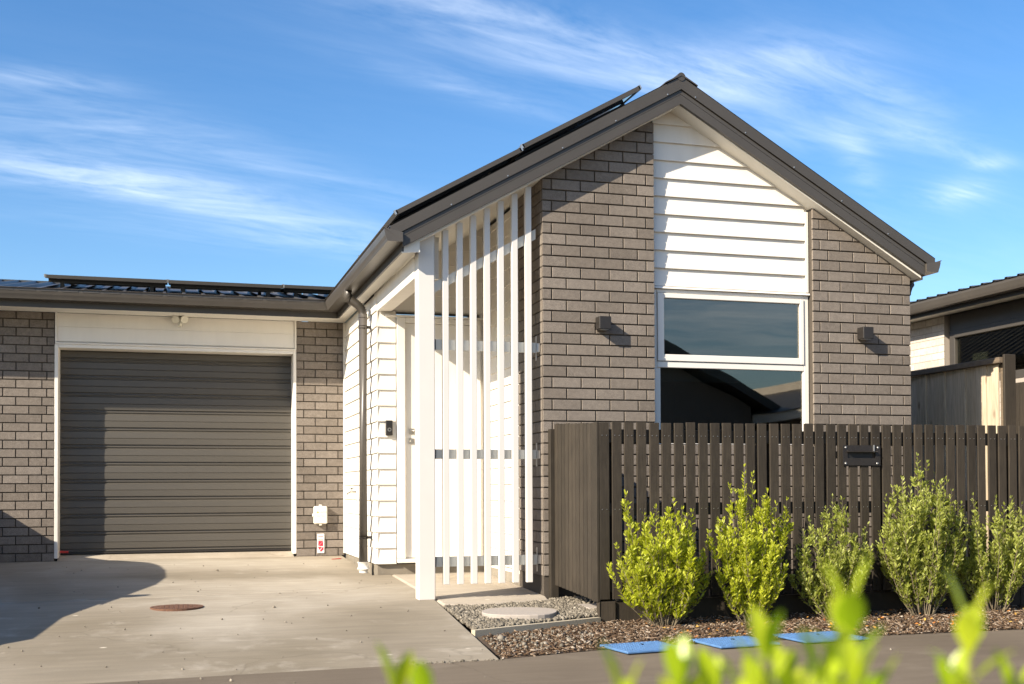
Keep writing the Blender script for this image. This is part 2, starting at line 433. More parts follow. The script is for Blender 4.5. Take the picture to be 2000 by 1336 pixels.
class MB:
    def __init__(self):
        self.v = []
        self.f = []

    def add(self, vs, fs):
        k = len(self.v)
        self.v += [tuple(p) for p in vs]
        self.f += [tuple(i + k for i in f) for f in fs]
        return self

    def box(self, x0, x1, y0, y1, z0, z1, c=0.0):
        x0, x1 = min(x0, x1), max(x0, x1)
        y0, y1 = min(y0, y1), max(y0, y1)
        z0, z1 = min(z0, z1), max(z0, z1)
        if c <= 0:
            vs = [(x0, y0, z0), (x1, y0, z0), (x1, y1, z0), (x0, y1, z0), (x0, y0, z1), (x1, y0, z1), (x1, y1, z1), (x0, y1, z1)]
            fs = [(0, 3, 2, 1), (4, 5, 6, 7), (0, 1, 5, 4), (1, 2, 6, 5), (2, 3, 7, 6), (3, 0, 4, 7)]
            return self.add(vs, fs)
        c = min(c, (x1 - x0) * .45, (y1 - y0) * .45, (z1 - z0) * .45)
        # chamfered box: each corner gives 3 vertices
        idx = {}
        vs = []
        for i, x in enumerate((x0, x1)):
            for j, y in enumerate((y0, y1)):
                for k, z in enumerate((z0, z1)):
                    sx, sy, sz = (1 - 2 * i) * c, (1 - 2 * j) * c, (1 - 2 * k) * c
                    idx[i, j, k, 0] = len(vs); vs.append((x, y + sy, z + sz))
                    idx[i, j, k, 1] = len(vs); vs.append((x + sx, y, z + sz))
                    idx[i, j, k, 2] = len(vs); vs.append((x + sx, y + sy, z))
        I = idx
        fs = []
        for a in (0, 1):
            q = [I[a, 0, 0, 0], I[a, 1, 0, 0], I[a, 1, 1, 0], I[a, 0, 1, 0]]
            fs.append(tuple(q if a else q[::-1]))
            q = [I[0, a, 0, 1], I[1, a, 0, 1], I[1, a, 1, 1], I[0, a, 1, 1]]
            fs.append(tuple(q[::-1] if a else q))
            q = [I[0, 0, a, 2], I[1, 0, a, 2], I[1, 1, a, 2], I[0, 1, a, 2]]
            fs.append(tuple(q if a else q[::-1]))
            for b in (0, 1):
                fs.append((I[a, b, 0, 0], I[a, b, 1, 0], I[a, b, 1, 1], I[a, b, 0, 1]))
                fs.append((I[a, 0, b, 0], I[a, 1, b, 0], I[a, 1, b, 2], I[a, 0, b, 2]))
                fs.append((I[0, a, b, 1], I[1, a, b, 1], I[1, a, b, 2], I[0, a, b, 2]))
                for d in (0, 1):
                    fs.append((I[a, b, d, 0], I[a, b, d, 1], I[a, b, d, 2]))
        return self.add(vs, fs)

    def prism(self, poly, axis, a, b):
        """poly: list of 2D points; axis 'y': points are (x,z); 'x': (y,z); 'z': (x,y).
        a, b: extrusion limits, numbers or functions of the point index"""
        fa = a if callable(a) else (lambda i: a)
        fb = b if callable(b) else (lambda i: b)
        n = len(poly)
        def P(p, t):
            if axis == 'y': return (p[0], t, p[1])
            if axis == 'x': return (t, p[0], p[1])
            return (p[0], p[1], t)
        vs = [P(p, fa(i)) for i, p in enumerate(poly)] + [P(p, fb(i)) for i, p in enumerate(poly)]
        fs = [tuple(range(n))[::-1], tuple(range(n, 2 * n))] + [(i, (i + 1) % n, n + (i + 1) % n, n + i) for i in range(n)]
        return self.add(vs, fs)

    def tube(self, path, r, n=10, cap=True):
        path = [Vector(p) for p in path]
        rs = r if isinstance(r, (list, tuple)) else [r] * len(path)
        rings = []
        up = Vector((0.123, 0.31, 0.94))
        for i, p in enumerate(path):
            d = (path[min(i + 1, len(path) - 1)] - path[max(i - 1, 0)]).normalized()
            s = d.cross(up)
            if s.length < 1e-3: s = d.cross(Vector((1, 0, 0)))
            s.normalize()
            t = d.cross(s).normalized()
            up = t.cross(d)
            rings.append([p + (s * math.cos(q) + t * math.sin(q)) * rs[i] for q in (2 * math.pi * j / n for j in range(n))])
        vs = [v for rg in rings for v in rg]
        fs = []
        for i in range(len(rings) - 1):
            for j in range(n):
                a, b = i * n + j, i * n + (j + 1) % n
                fs.append((a, b, b + n, a + n))
        if cap:
            fs.append(tuple(range(n))[::-1])
            fs.append(tuple(range((len(rings) - 1) * n, len(rings) * n)))
        return self.add(vs, fs)

    def cyl(self, c, r, z0, z1, n=20, r2=None):
        r2 = r if r2 is None else r2
        return self.tube([(c[0], c[1], z0), (c[0], c[1], z1)], [r, r2], n)

    def mesh(self, name, mat, origin=(0, 0, 0), smooth=False):
        me = bpy.data.meshes.new(name)
        o = Vector(origin)
        me.from_pydata([tuple(Vector(p) - o) for p in self.v], [], self.f)
        me.materials.append(mat)
        import bmesh
        bm = bmesh.new()
        bm.from_mesh(me)
        bmesh.ops.recalc_face_normals(bm, faces=bm.faces)
        bm.to_mesh(me)
        bm.free()
        if smooth:
            me.shade_smooth()
        return me

    def build(self, name, mat, parent=None, origin=None, smooth=False, **props):
        if origin is None:
            a = np.array(self.v)
            lo, hi = a.min(0), a.max(0)
            origin = ((lo[0] + hi[0]) / 2, (lo[1] + hi[1]) / 2, lo[2])
        me = self.mesh(name, mat, origin, smooth)
        o = place(name, me, origin, parent)
        setp(o, props.get('label'), props.get('cat'), props.get('group'), props.get('kind'))
        return o


def quick(name, verts, faces, mat, parent=None, smooth=False, **props):
    """numpy arrays -> one mesh object"""
    me = bpy.data.meshes.new(name)
    verts = np.asarray(verts, dtype=np.float32)
    faces = np.asarray(faces, dtype=np.int32)
    o0 = np.array([(verts[:, 0].min() + verts[:, 0].max()) / 2, (verts[:, 1].min() + verts[:, 1].max()) / 2, verts[:, 2].min()], dtype=np.float32)
    k = faces.shape[1]
    me.vertices.add(len(verts))
    me.vertices.foreach_set('co', (verts - o0).ravel())
    me.loops.add(faces.size)
    me.loops.foreach_set('vertex_index', faces.ravel())
    me.polygons.add(len(faces))
    me.polygons.foreach_set('loop_start', np.arange(0, faces.size, k, dtype=np.int32))
    me.polygons.foreach_set('loop_total', np.full(len(faces), k, dtype=np.int32))
    me.update(calc_edges=True)
    me.materials.append(mat)
    if smooth: me.shade_smooth()
    o = place(name, me, tuple(float(x) for x in o0), parent)
    return setp(o, props.get('label'), props.get('cat'), props.get('group'), props.get('kind'))


def clip(poly, a, b, c):
    """keep the part of a convex polygon where a*x+b*y<=c"""
    outp = []
    n = len(poly)
    for i in range(n):
        p, q = poly[i], poly[(i + 1) % n]
        dp, dq = a * p[0] + b * p[1] - c, a * q[0] + b * q[1] - c
        if dp <= 0: outp.append(p)
        if (dp < 0 < dq) or (dq < 0 < dp):
            t = dp / (dp - dq)
            outp.append((p[0] + t * (q[0] - p[0]), p[1] + t * (q[1] - p[1])))
    return outp


def area(poly):
    return 0.5 * abs(sum(poly[i][0] * poly[(i + 1) % len(poly)][1] - poly[(i + 1) % len(poly)][0] * poly[i][1] for i in range(len(poly)))) if len(poly) > 2 else 0


def inset(poly, d):
    """inset a convex ccw polygon"""
    n = len(poly)
    lines = []
    for i in range(n):
        p, q = Vector(poly[i]), Vector(poly[(i + 1) % n])
        e = (q - p)
        if e.length < 1e-6: return None
        e.normalize()
        nn = Vector((-e.y, e.x))
        lines.append((p + nn * d, e))
    res = []
    for i in range(n):
        p1, d1 = lines[i - 1]
        p2, d2 = lines[i]
        den = d1.x * d2.y - d1.y * d2.x
        if abs(den) < 1e-6: return None
        t = ((p2.x - p1.x) * d2.y - (p2.y - p1.y) * d2.x) / den
        res.append((p1.x + d1.x * t, p1.y + d1.y * t))
    return res


def face_piece(mb, poly, yf, yb, cham):
    """a brick or board face: polygon in x,z, front at y=yf (chamfered rim), back at yb"""
    ins = inset(poly, cham) if cham else None
    n = len(poly)
    if ins is None or area(ins) < 0.3 * area(poly):
        return mb.prism(poly, 'y', yf, yb)
    vs = [(p[0], yf, p[1]) for p in ins] + [(p[0], yf + cham, p[1]) for p in poly] + [(p[0], yb, p[1]) for p in poly]
    fs = [tuple(range(n))]
    for i in range(n):
        j = (i + 1) % n
        fs.append((i, n + i, n + j, j))
        fs.append((n + i, 2 * n + i, 2 * n + j, n + j))
    fs.append(tuple(range(2 * n, 3 * n))[::-1])
    return mb.add(vs, fs)


TAN = 0.5626
APX = 1.12


def sof(x):                                              # underside of the gable roof above x
    return 3.779 - 0.572 * abs(x - APX)


def roof_z(x):
    return 3.975 - TAN * abs(x - APX)


def zd(y):                                               # concrete level
    return -0.105 + (0.034 * y if y > 0 else 0.05 * y)


# ================================================================ setting: ground
g = MB()
g.add([(-400, -400, -0.30), (400, -400, -0.30), (400, 600, -0.30), (-400, 600, -0.30)], [(0, 1, 2, 3)])
g.build('ground', M['terrain'], kind='structure')
ROADZ = -0.222
edge = [(-30, -2.62), (-3.14, -2.45), (-1.0, -2.31), (-0.55, -2.19), (-0.1, -2.07), (2.7, -2.09), (30, -2.2)]
rd = MB()
vs = [(x, y, ROADZ) for x, y in edge] + [(x, -7.55, ROADZ) for x, y in edge]
n = len(edge)
rd.add(vs, [(n + i, n + i + 1, i + 1, i) for i in range(n - 1)])
rd.build('road', M['road'], kind='structure')
bm_ = MB()
bm_.box(-30, 30, -12.5, -7.55, -0.29, -0.19)
bm_.build('garden_bed', M['soil'], kind='structure')
lane = MB()
lane.add([(-30, -30, ROADZ), (30, -30, ROADZ), (30, -12.5, ROADZ), (-30, -12.5, ROADZ)], [(0, 1, 2, 3)])
lane.build('lane', M['road'], kind='structure')

# driveway: slabs with tooled joints between them
def drive_slab(mb, pts, t=0.03):
    lo = [(x, y, zd(y)) for x, y in pts]
    n = len(pts)
    bev = inset(pts, 0.016)
    vs = [(x, y, zd(y)) for x, y in bev] + [(x, y, zd(y) - 0.012) for x, y in pts] + [(x, y, zd(y) - 0.12) for x, y in pts]
    fs = [tuple(range(n))]
    for i in range(n):
        j = (i + 1) % n
        fs += [(i, n + i, n + j, j), (n + i, 2 * n + i, 2 * n + j, n + j)]
    return mb.add(vs, fs)


dv = bpy.data.objects.new('driveway', None)
COL.objects.link(dv); dv.location = (-2.5, 0, -0.1); WL[dv] = Vector((-2.5, 0, -0.1)); dv['kind'] = 'structure'
J = 0.60
s1 = MB(); drive_slab(s1, [(-9.0, -2.62), (-3.14, -2.455), (-1.0, -2.315), (-0.853, 0.0), (-0.86, J + 0.28), (-3.9, J - 0.07), (-9, J - 0.3)])
s1.build('concrete_slab', M['drive'], dv)
s2 = MB(); drive_slab(s2, [(-9.0, J - 0.282), (-3.9, J - 0.052), (-0.86, J + 0.298), (-0.86, 1.80), (-1.02, 1.80), (-1.02, 3.80), (-9, 3.80)])
s2.build('concrete_slab', M['drive'], dv)
rp = MB()
rp.prism([(3.805, 0.02), (3.86, 0.036), (3.96, 0.062), (4.06, 0.075), (4.3, 0.078), (4.3, -0.1), (3.805, -0.1)], 'x', -3.86, -1.53)
rp.build('threshold', M['slab'], dv)
pc = MB()
drive_slab(pc, [(-0.85, -0.235), (-0.524, -0.30), (-0.01, -0.15), (0.02, 0.0), (0.02, 1.82), (-0.855, 1.82)])
po = pc.build('porch_slab', M['slab'], kind='structure')

# beds
md = MB()
md.add([(-0.995, -2.30, -0.222), (-0.1, -2.06, -0.221), (4.6, -2.1, -0.221), (4.6, -0.95, -0.214), (0.08, -0.95, -0.208), (-0.92, -1.42, -0.208)], [(0, 1, 2, 3, 4, 5)])
md.build('mulch_bed', M['soil'], kind='structure')
gb = MB()
gb.add([(-0.93, -1.44, -0.180), (0.07, -1.0, -0.170), (0.5, -0.6, -0.152), (0.3, -0.0, -0.135), (0.0, -0.0, -0.128), (-0.01, -0.16, -0.129), (-0.52, -0.31, -0.133), (-0.85, -0.24, -0.132)], [tuple(range(8))])
gb.build('gravel_bed', M['soil'], kind='structure')
yard = MB()
yard.add([(0.11, -0.95, -0.195), (4.6, -0.95, -0.195), (4.6, 0.0, -0.16), (3.31, 0.0, -0.16), (0.3, -0.02, -0.16)], [(0, 1, 2, 3, 4)])
yard.build('yard', M['soil'], kind='structure')

# ================================================================ the house
house = thing('brick_house', (1.1, 2.0, 0.0), 'single storey brown brick house with white weatherboards, dark steel gable roof and grey garage door', 'house')
GY = 3.7977
CZ = 0.086
bricks = []            # (score, kind, data)


def add_brick(wallname, poly, ox, wall, depth, vis):
    bricks.append((vis, depth, wall, poly))


# gable panels ---------------------------------------------------
def gable_bricks(x0, seqs, kmin, kmax):
    for k in range(kmin, kmax):
        z0, z1 = 1.25 + CZ * k + 0.005, 1.25 + CZ * (k + 1) - 0.005
        for a, b in seqs[k % 2]:
            pl = [(x0 + a, z0), (x0 + b, z0), (x0 + b, z1), (x0 + a, z1)]
            pl = clip(pl, -0.572, 1, 3.779 - 0.572 * APX + 0.012)
            pl = clip(pl, 0.572, 1, 3.779 + 0.572 * APX + 0.012)
            if area(pl) > 0.0006:
                vis = 3 if z1 > 1.17 else 0.6
                bricks.append((vis, 'front', 0.0, pl))


LA = [(0, .07), (.08, .31), (.32, .55), (.56, .79), (.80, .94)]
LB = [(0, .19), (.20, .43), (.44, .67), (.68, .865), (.875, .94)]
gable_bricks(0.0, {1: LA, 0: LB}, -14, 28)
RA = [(0, .06), (.07, .255), (.265, .495), (.505, .735), (.745, .94)]
RB = [(0, .14), (.15, .38), (.39, .62), (.63, .86), (.87, .94)]
gable_bricks(2.3708, {1: RA, 0: RB}, -14, 22)
# return wall in the porch (faces left) ; local x runs towards -Y
for k in range(-14, 22):
    z0, z1 = 1.25 + CZ * k + 0.005, 1.25 + CZ * (k + 1) - 0.005
    seq = [(.005, .19), (.20, .43), (.44, .69)] if k % 2 else [(.005, .07), (.08, .31), (.32, .55), (.56, .69)]
    for a, b in seq:
        zt = min(z1, 3.779 - 0.572 * APX)
        if zt - z0 > 0.02:
            bricks.append((2.0 if (k > -13) else 1, 'left', 0.0, [(-b, z0), (-a, z0), (-a, zt), (-b, zt)]))
# dwarf wall below the window, seen between the fence slats
for k in range(-14, -2):
    z0, z1 = 1.25 + CZ * k + 0.005, 1.25 + CZ * (k + 1) - 0.005
    x = 0.95 if k % 2 else 0.83
    while x < 2.36:
        a, b = max(x, 0.95), min(x + 0.23, 2.361)
        if b - a > 0.03: bricks.append((0.4, 'front', 0.0, [(a, z0), (b, z0), (b, z1), (a, z1)]))
        x += 0.24
# garage piers
for k in range(0, 29):
    z0, z1 = 0.0205 + CZ * k + 0.005, 0.0205 + CZ * (k + 1) - 0.005
    z1 = min(z1, 2.502)
    if z1 - z0 < 0.015: continue
    ev = (k % 2 == 1)
    sa = [(0, .07), (.08, .31), (.32, .50)] if ev else [(0, .19), (.20, .43), (.44, .50)]
    for a, b in sa:
        bricks.append((1.5, 'garage', GY, [(-1.502 + a, z0), (-1.502 + b, z0), (-1.502 + b, z1), (-1.502 + a, z1)]))
    sb = [(-.065, 0), (-.23, -.075), (-.47, -.24), (-.71, -.48), (-.95, -.72)] if ev else [(-.11, 0), (-.35, -.12), (-.59, -.36), (-.83, -.60)]
    for a, b in sb:
        bricks.append((1.2 if a > -.5 else 0.2, 'garage', GY, [(-3.887 + a, z0), (-3.887 + b, z0), (-3.887 + b, z1), (-3.887 + a, z1)]))


def brick_score(b):
    return (b[0] > 1.1, 3 if b[1] == 'front' else 2 if b[1] == 'left' else 1.5, area(b[3]))


bricks.sort(key=brick_score, reverse=True)
walls = {}
mw = MB()
for x0 in (0.0, 2.3708):
    pl = [(x0 + 0.003, -0.15), (x0 + 0.937, -0.15), (x0 + 0.937, 4), (x0 + 0.003, 4)]
    pl = clip(clip(pl, -0.572, 1, 3.779 - 0.572 * APX), 0.572, 1, 3.779 + 0.572 * APX)
    mw.prism(pl, 'y', 0.013, 0.10)
mw.box(0.938, 2.373, 0.013, 0.06, -0.15, 1.073)
mw.build('gable_wall', M['mortar'], house)
walls['front'] = list(house.children)[-1]
rw = MB(); rw.box(0.013, 0.10, 0.101, 0.695, -0.15, 3.11)
walls['left'] = rw.build('return_wall', M['mortar'], house)
for nm, xa, xb_ in (('garage', -1.50, -1.003), ('garage_far', -6.0, -3.889)):
    gw = MB(); gw.box(xa, xb_, GY + 0.013, GY + 0.24, -0.15, 2.503)
    walls[nm] = gw.build('garage_wall', M['mortar'], house)
bmesh_cache = {}
stuffb = MB()
NB = 0
for vis, wn, off, pl in bricks:
    jit = random.uniform(-0.0012, 0.0012)
    x0, z0 = min(p[0] for p in pl), min(p[1] for p in pl)
    loc_poly = [(p[0] - x0, p[1] - z0) for p in pl]
    if NB < 296 and vis > 0.5:
        NB += 1
        key = tuple((round(p[0], 4), round(p[1], 4)) for p in loc_poly)
        if key not in bmesh_cache:
            bmesh_cache[key] = face_piece(MB(), loc_poly, -0.005, 0.012, 0.0025).mesh('brick', M['brick'])
        me = bmesh_cache[key]
        if wn == 'left':
            o = place('brick', me, (0.005 + jit, -x0, z0), walls[wn], -math.pi / 2)
        else:
            o = place('brick', me, (x0, off + 0.005 + jit, z0), walls['garage_far' if wn == 'garage' and x0 < -3 else wn])
    else:
        t = face_piece(MB(), loc_poly, -0.005, 0.012, 0.0025)
        if wn == 'left':
            stuffb.add([(0.005 + p[1], -x0 - p[0], z0 + p[2]) for p in t.v], t.f)
        else:
            stuffb.add([(x0 + p[0], off + 0.005 + p[1] + jit, z0 + p[2]) for p in t.v], t.f)
stuffb.build('brickwork', M['brick'], house, kind='stuff')

# reveal bricks of the right panel (side faces beside the window) are the brick ends; walls behind
for bx_ in ((0.03, 3.28, 0.02, 0.10, -0.30, 0.044), (0.02, 0.10, 0.101, 1.79, -0.30, 0.012), (-0.985, 0.02, 1.815, 1.95, -0.30, 0.048),
            (-0.985, -0.9, 1.951, 3.79, -0.30, 0.042), (-1.50, -0.99, 3.815, 3.95, -0.30, 0.018), (-6.0, -3.89, 3.815, 3.95, -0.30, 0.018)):
    fd = MB(); fd.box(*bx_); fd.build('foundation', M['found'], house)

# interior room behind the window
room = MB()
X0, X1, Y0, Y1, Z0, Z1 = 0.16, 3.2, 0.13, 4.6, 0.05, 2.50
c8 = [(X0, Y0, Z0), (X1, Y0, Z0), (X1, Y1, Z0), (X0, Y1, Z0), (X0, Y0, Z1), (X1, Y0, Z1), (X1, Y1, Z1), (X0, Y1, Z1)]
room.add(c8, [(0, 1, 2, 3), (4, 5, 6, 7), (1, 2, 6, 5), (2, 3, 7, 6), (3, 0, 4, 7)])
room.box(0.16, 0.96, 0.105, 0.125, 0.05, 2.5)
room.box(2.36, 3.2, 0.105, 0.125, 0.05, 2.5)
room.box(0.961, 2.359, 0.105, 0.125, 2.34, 2.5)
room.box(0.961, 2.359, 0.105, 0.125, 0.05, 1.07)
room.box(1.85, 1.95, 3.0, 4.5, 0.06, 2.4)
room.build('room', M['interior'], house)
core = MB()                                              # light-tight bodies of the house
core.box(3.215, 3.30, 0.101, 9.0, -0.2, 2.5)
core.box(0.10, 3.21, 9.0, 9.1, -0.2, 2.6)
core.box(-0.88, -0.80, 1.96, 9.0, -0.2, 2.5)
core.box(-6.0, -0.9, 9.02, 9.1, -0.2, 2.6)
core.build('rear_wall', M['wall_plain'], house)

# gable cladding --------------------------------------------------
clad = MB()
pl = clip(clip([(0.942, 2.3), (2.368, 2.3), (2.368, 4.2), (0.942, 4.2)], -0.572, 1, 3.779 - 0.572 * APX), 0.572, 1, 3.779 + 0.572 * APX)
clad.prism(pl, 'y', 0.092, 0.12)
cladding = clad.build('gable_cladding', M['white'], house)


def board(poly, z0, h, yb, pr_bot, pr_top, parent, mirror=None, name='weatherboard'):
    """bevel-back board, front offset from yb grows downwards; mirror maps local (x,y,z)"""
    n = len(poly)
    fy = lambda z: yb - (pr_bot + (pr_top - pr_bot) * (z - z0) / h)
    vs = [(p[0], fy(p[1]), p[1]) for p in poly] + [(p[0], yb, p[1]) for p in poly]
    fs = [tuple(range(n)), tuple(range(n, 2 * n))[::-1]] + [(i, (i + 1) % n, n + (i + 1) % n, n + i) for i in range(n)]
    if mirror: vs = [mirror(v) for v in vs]
    mb = MB(); mb.add(vs, fs)
    return mb.build(name, M['white'], parent)


GB = [2.358 + 0.146 * i for i in range(11)]
for z in GB:
    pl = clip(clip([(0.945, z), (2.338, z), (2.338, z + 0.152), (0.945, z + 0.152)], -0.572, 1, 3.779 - 0.572 * APX), 0.572, 1, 3.779 + 0.572 * APX)
    if area(pl) > 0.002:
        board(pl, z, 0.152, 0.092, 0.030, 0.007, cladding)
tr = MB(); tr.box(2.340, 2.367, 0.062, 0.092, 2.36, 3.04, 0.002)
tr.build('scriber', M['white'], cladding)
fl = MB(); fl.prism([(0.045, 2.336), (0.052, 2.352), (0.095, 2.356), (0.095, 2.336)], 'x', 0.943, 2.369)
fl.build('head_flashing', M['white_al'], cladding)

# window ----------------------------------------------------------
win = MB()
win.box(0.945, 0.988, 0.070, 0.125, 1.08, 2.333, 0.003)
win.box(2.322, 2.366, 0.070, 0.125, 1.08, 2.333, 0.003)
win.box(0.989, 2.321, 0.070, 0.125, 2.305, 2.333, 0.003)
win.box(0.989, 2.321, 0.070, 0.125, 1.08, 1.12, 0.003)
win.box(0.989, 2.321, 0.070, 0.125, 1.700, 1.748, 0.003)
win_o = win.build('window', M['white_al'], house)
sash = MB()
sash.box(0.992, 1.048, 0.060, 0.10, 1.752, 2.301, 0.003)
sash.box(2.283, 2.318, 0.060, 0.10, 1.752, 2.301, 0.003)
sash.box(1.049, 2.282, 0.060, 0.10, 2.263, 2.301, 0.003)
sash.box(1.049, 2.282, 0.060, 0.10, 1.752, 1.806, 0.003)
sash.build('sash', M['white_al'], win_o)
p1 = MB(); p1.box(1.046, 2.285, 0.082, 0.088, 1.803, 2.266); p1.build('pane', M['glass'], win_o)
b1 = MB()
b1.box(0.986, 1.020, 0.080, 0.12, 1.125, 1.698); b1.box(2.312, 2.323, 0.080, 0.12, 1.125, 1.698)
b1.build('bead', M['white_al'], win_o)
p2 = MB(); p2.box(1.018, 2.316, 0.090, 0.096, 1.118, 1.702); p2.build('pane', M['glass'], win_o)
bl = MB(); bl.box(1.0, 2.31, 0.20, 0.205, 1.62, 2.33); bl.tube([(1.0, 0.20, 2.34), (2.31, 0.20, 2.34)], 0.03, 10)
bl.box(1.0, 2.31, 0.195, 0.21, 1.60, 1.62)
bl.build('roller_blind', M['blind'], win_o)

# side wall (left face of the gable wing), white boards -------------
sw = MB()
sw.box(-0.985, -0.90, 1.80, 3.79, 0.05, 2.50)
side_w = sw.build('side_cladding', M['white'], house)
PB = 0.1425
for i in range(17):
    z = 0.055 + PB * i
    h = min(PB + 0.006, 2.50 - z)
    if h < 0.03: continue
    board([(1.782, z), (3.755, z), (3.755, z + h), (1.782, z + h)], z, PB + 0.006, -0.985, 0.022, 0.006, side_w,
          lambda v: (v[1], v[0], v[2]))
    if z + h < 2.36:
        board([(-0.985, z), (-0.822, z), (-0.822, z + h), (-0.985, z + h)], z, PB + 0.006, 1.800, 0.022, 0.006, side_w)
sc = MB(); sc.box(-1.012, -0.985, 3.757, 3.797, 0.05, 2.50, 0.002)
sc.build('scriber', M['white'], side_w)
# entry wall and door
ew = MB()
ew.box(-0.899, -0.813, 1.802, 1.95, 0.05, 2.50)
ew.prism([(-0.99, 2.335), (0.10, 2.335), (0.10, sof(0.10)), (-0.99, sof(-0.99))], 'y', 1.802, 1.95)
ew.box(-0.03, 0.0, 1.802, 1.95, 0.05, 2.334)
entry_w = ew.build('entry_wall', M['white'], house)
for i in range(7):
    z = 2.345 + PB * i
    pl = clip([(-0.985, z), (-0.003, z), (-0.003, z + PB + 0.006), (-0.985, z + PB + 0.006)], -0.572, 1, 3.779 - 0.572 * APX)
    if area(pl) > 0.001:
        board(pl, z, PB + 0.006, 1.802, 0.022, 0.006, entry_w)
iw = MB(); iw.box(0.03, 0.10, 0.70, 1.80, 0.012, 3.11)
inner_w = iw.build('inner_cladding', M['white'], house)
for i in range(22):
    z = 0.055 + PB * i
    h = min(PB + 0.006, 3.112 - z)
    if h < 0.03: continue
    board([(0.702, z), (1.778, z), (1.778, z + h), (0.702, z + h)], z, PB + 0.006, 0.03, 0.024, 0.008, inner_w,
          lambda v: (v[1], v[0], v[2]))
df = MB()
df.box(-0.812, -0.738, 1.765, 1.90, 0.10, 2.28, 0.003)
df.box(-0.120, -0.033, 1.765, 1.90, 0.10, 2.28, 0.003)
df.box(-0.737, -0.121, 1.765, 1.90, 2.235, 2.28, 0.003)
df.box(-0.812, -0.033, 1.735, 1.90, 0.062, 0.098, 0.003)
df.box(-0.915, -0.012, 1.742, 1.80, 2.283, 2.300, 0.002)
door = df.build('front_door', M['white_al'], house)
dl = MB(); dl.box(-0.735, -0.123, 1.797, 1.84, 0.104, 2.232, 0.003)
dl.build('door_leaf', M['white_al'], door)
dh = MB()
for zc_ in (1.250, 1.160):
    dh.box(-0.700, -0.652, 1.787, 1.797, zc_ - 0.026, zc_ + 0.026, 0.003)
dh.tube([(-0.676, 1.79, 1.252), (-0.676, 1.755, 1.252), (-0.66, 1.745, 1.252), (-0.60, 1.745, 1.252)], 0.008, 8)
dh.tube([(-0.676, 1.79, 1.16), (-0.676, 1.775, 1.16)], 0.015, 10)
dh.build('door_handle', M['chrome'], door)

# porch beam, post, ceiling ------------------------------------------
be = MB(); be.box(-0.992, -0.862, 0.126, 1.778, 2.33, 2.503, 0.004)
be.build('porch_beam', M['white'], house)
po_ = MB(); po_.box(-0.985, -0.858, 0.0, 0.125, zd(0.05) - 0.005, 2.66, 0.005)
po_.build('porch_post', M['slat_white'], house)
hb = MB(); hb.box(-0.857, -0.795, 0.125, 0.17, 2.335, 2.66, 0.003)
hb.build('header_block', M['white'], house)
ce = MB()
ce.prism([(-1.0, sof(-1.0) + 0.001), (0.10, sof(0.10) + 0.001), (0.10, sof(0.10) + 0.02), (-1.0, sof(-1.0) + 0.02)], 'y', -0.095, 1.80)
ce.prism([(0.101, sof(0.101) + 0.001), (APX, sof(APX) + 0.001), (APX, sof(APX) + 0.02), (0.101, sof(0.101) + 0.02)], 'y', -0.095, 0.11)
ce.prism([(APX + 0.001, sof(APX)), (3.36, sof(3.36)), (3.36, sof(3.36) + 0.02), (APX + 0.001, sof(APX) + 0.02)], 'y', -0.095, 0.11)
ce.box(-1.11, -1.001, -0.095, 3.39, 2.505, 2.512)
ce.prism([(-1.127, 2.478), (-0.99, 2.490), (-0.99, 2.62), (-1.127, 2.55)], 'y', -0.0945, -0.085)
ce.box(-6.0, -1.0, 3.392, GY, 2.505, 2.512)
ce.box(3.312, 3.37, 0.02, 9.0, 2.505, 2.512)
ce.build('soffit', M['soffit'], house)

# barge boards --------------------------------------------------------
for sgn in (-1, 1):
    def xs(d): return APX + sgn * d
    bb = MB()                                            # lower fascia board with groove
    zlow = lambda d: 3.780 - TAN * d
    for (o0, o1, yf) in ((0.0, 0.074, -0.130), (0.078, 0.106, -0.129)):
        pl = [(xs(0), zlow(0) + o0), (xs(2.247), zlow(2.247) + o0), (xs(2.247), zlow(2.247) + o1), (xs(0), zlow(0) + o1)]
        bb.prism(pl, 'y', yf, -0.098)
    pl = [(xs(0), zlow(0) + 0.004), (xs(2.24), zlow(2.24) + 0.004), (xs(2.24), zlow(2.24) + 0.14), (xs(0), zlow(0) + 0.14)]
    bb.prism(pl, 'y', -0.122, -0.099)
    bb.build('barge_board', M['steel'], house)
    cp = MB()                                            # upper flashing, proud of the board
    e = 2.34
    pl = [(xs(0), zlow(0) + 0.116), (xs(e - 0.02), zlow(e - 0.02) + 0.116), (xs(e), zlow(e) + 0.14), (xs(e), zlow(e) + 0.205), (xs(0), zlow(0) + 0.222)]
    cp.prism(pl, 'y', -0.141, -0.136)
    pl = [(xs(0), zlow(0) + 0.222), (xs(e), zlow(e) + 0.205), (xs(e), zlow(e) + 0.199), (xs(0), zlow(0) + 0.216)]
    cp.prism(pl, 'y', -0.141, 0.06)
    pl = [(xs(0), zlow(0) + 0.116), (xs(e - 0.02), zlow(e - 0.02) + 0.116), (xs(e - 0.02), zlow(e - 0.02) + 0.121), (xs(0), zlow(0) + 0.121)]
    cp.prism(pl, 'y', -0.1355, -0.12)
    fo = cp.build('barge_flashing', M['steel'], house)
    for d in np.arange(0.12, 2.3, 0.44):
        sv = MB()
        x = xs(d); z = zlow(d) + 0.128
        sv.tube([(x, -0.141, z), (x, -0.145, z)], 0.005, 6)
        sv.build('screw', M['galv'], fo)
rc = MB()
rc.tube([(APX, -0.146, 3.993), (APX, 9.1, 3.993)], 0.034, 12)
for sgn in (-1, 1):
    rc.prism([(APX, 4.015), (APX + sgn * 0.14, 3.985 - 0.5626 * 0.14 + 0.03), (APX + sgn * 0.14, 3.985 - 0.5626 * 0.14 + 0.022), (APX, 4.0)], 'y', -0.150, 9.1)
rc.build('ridge_cap', M['steel'], house, smooth=False)

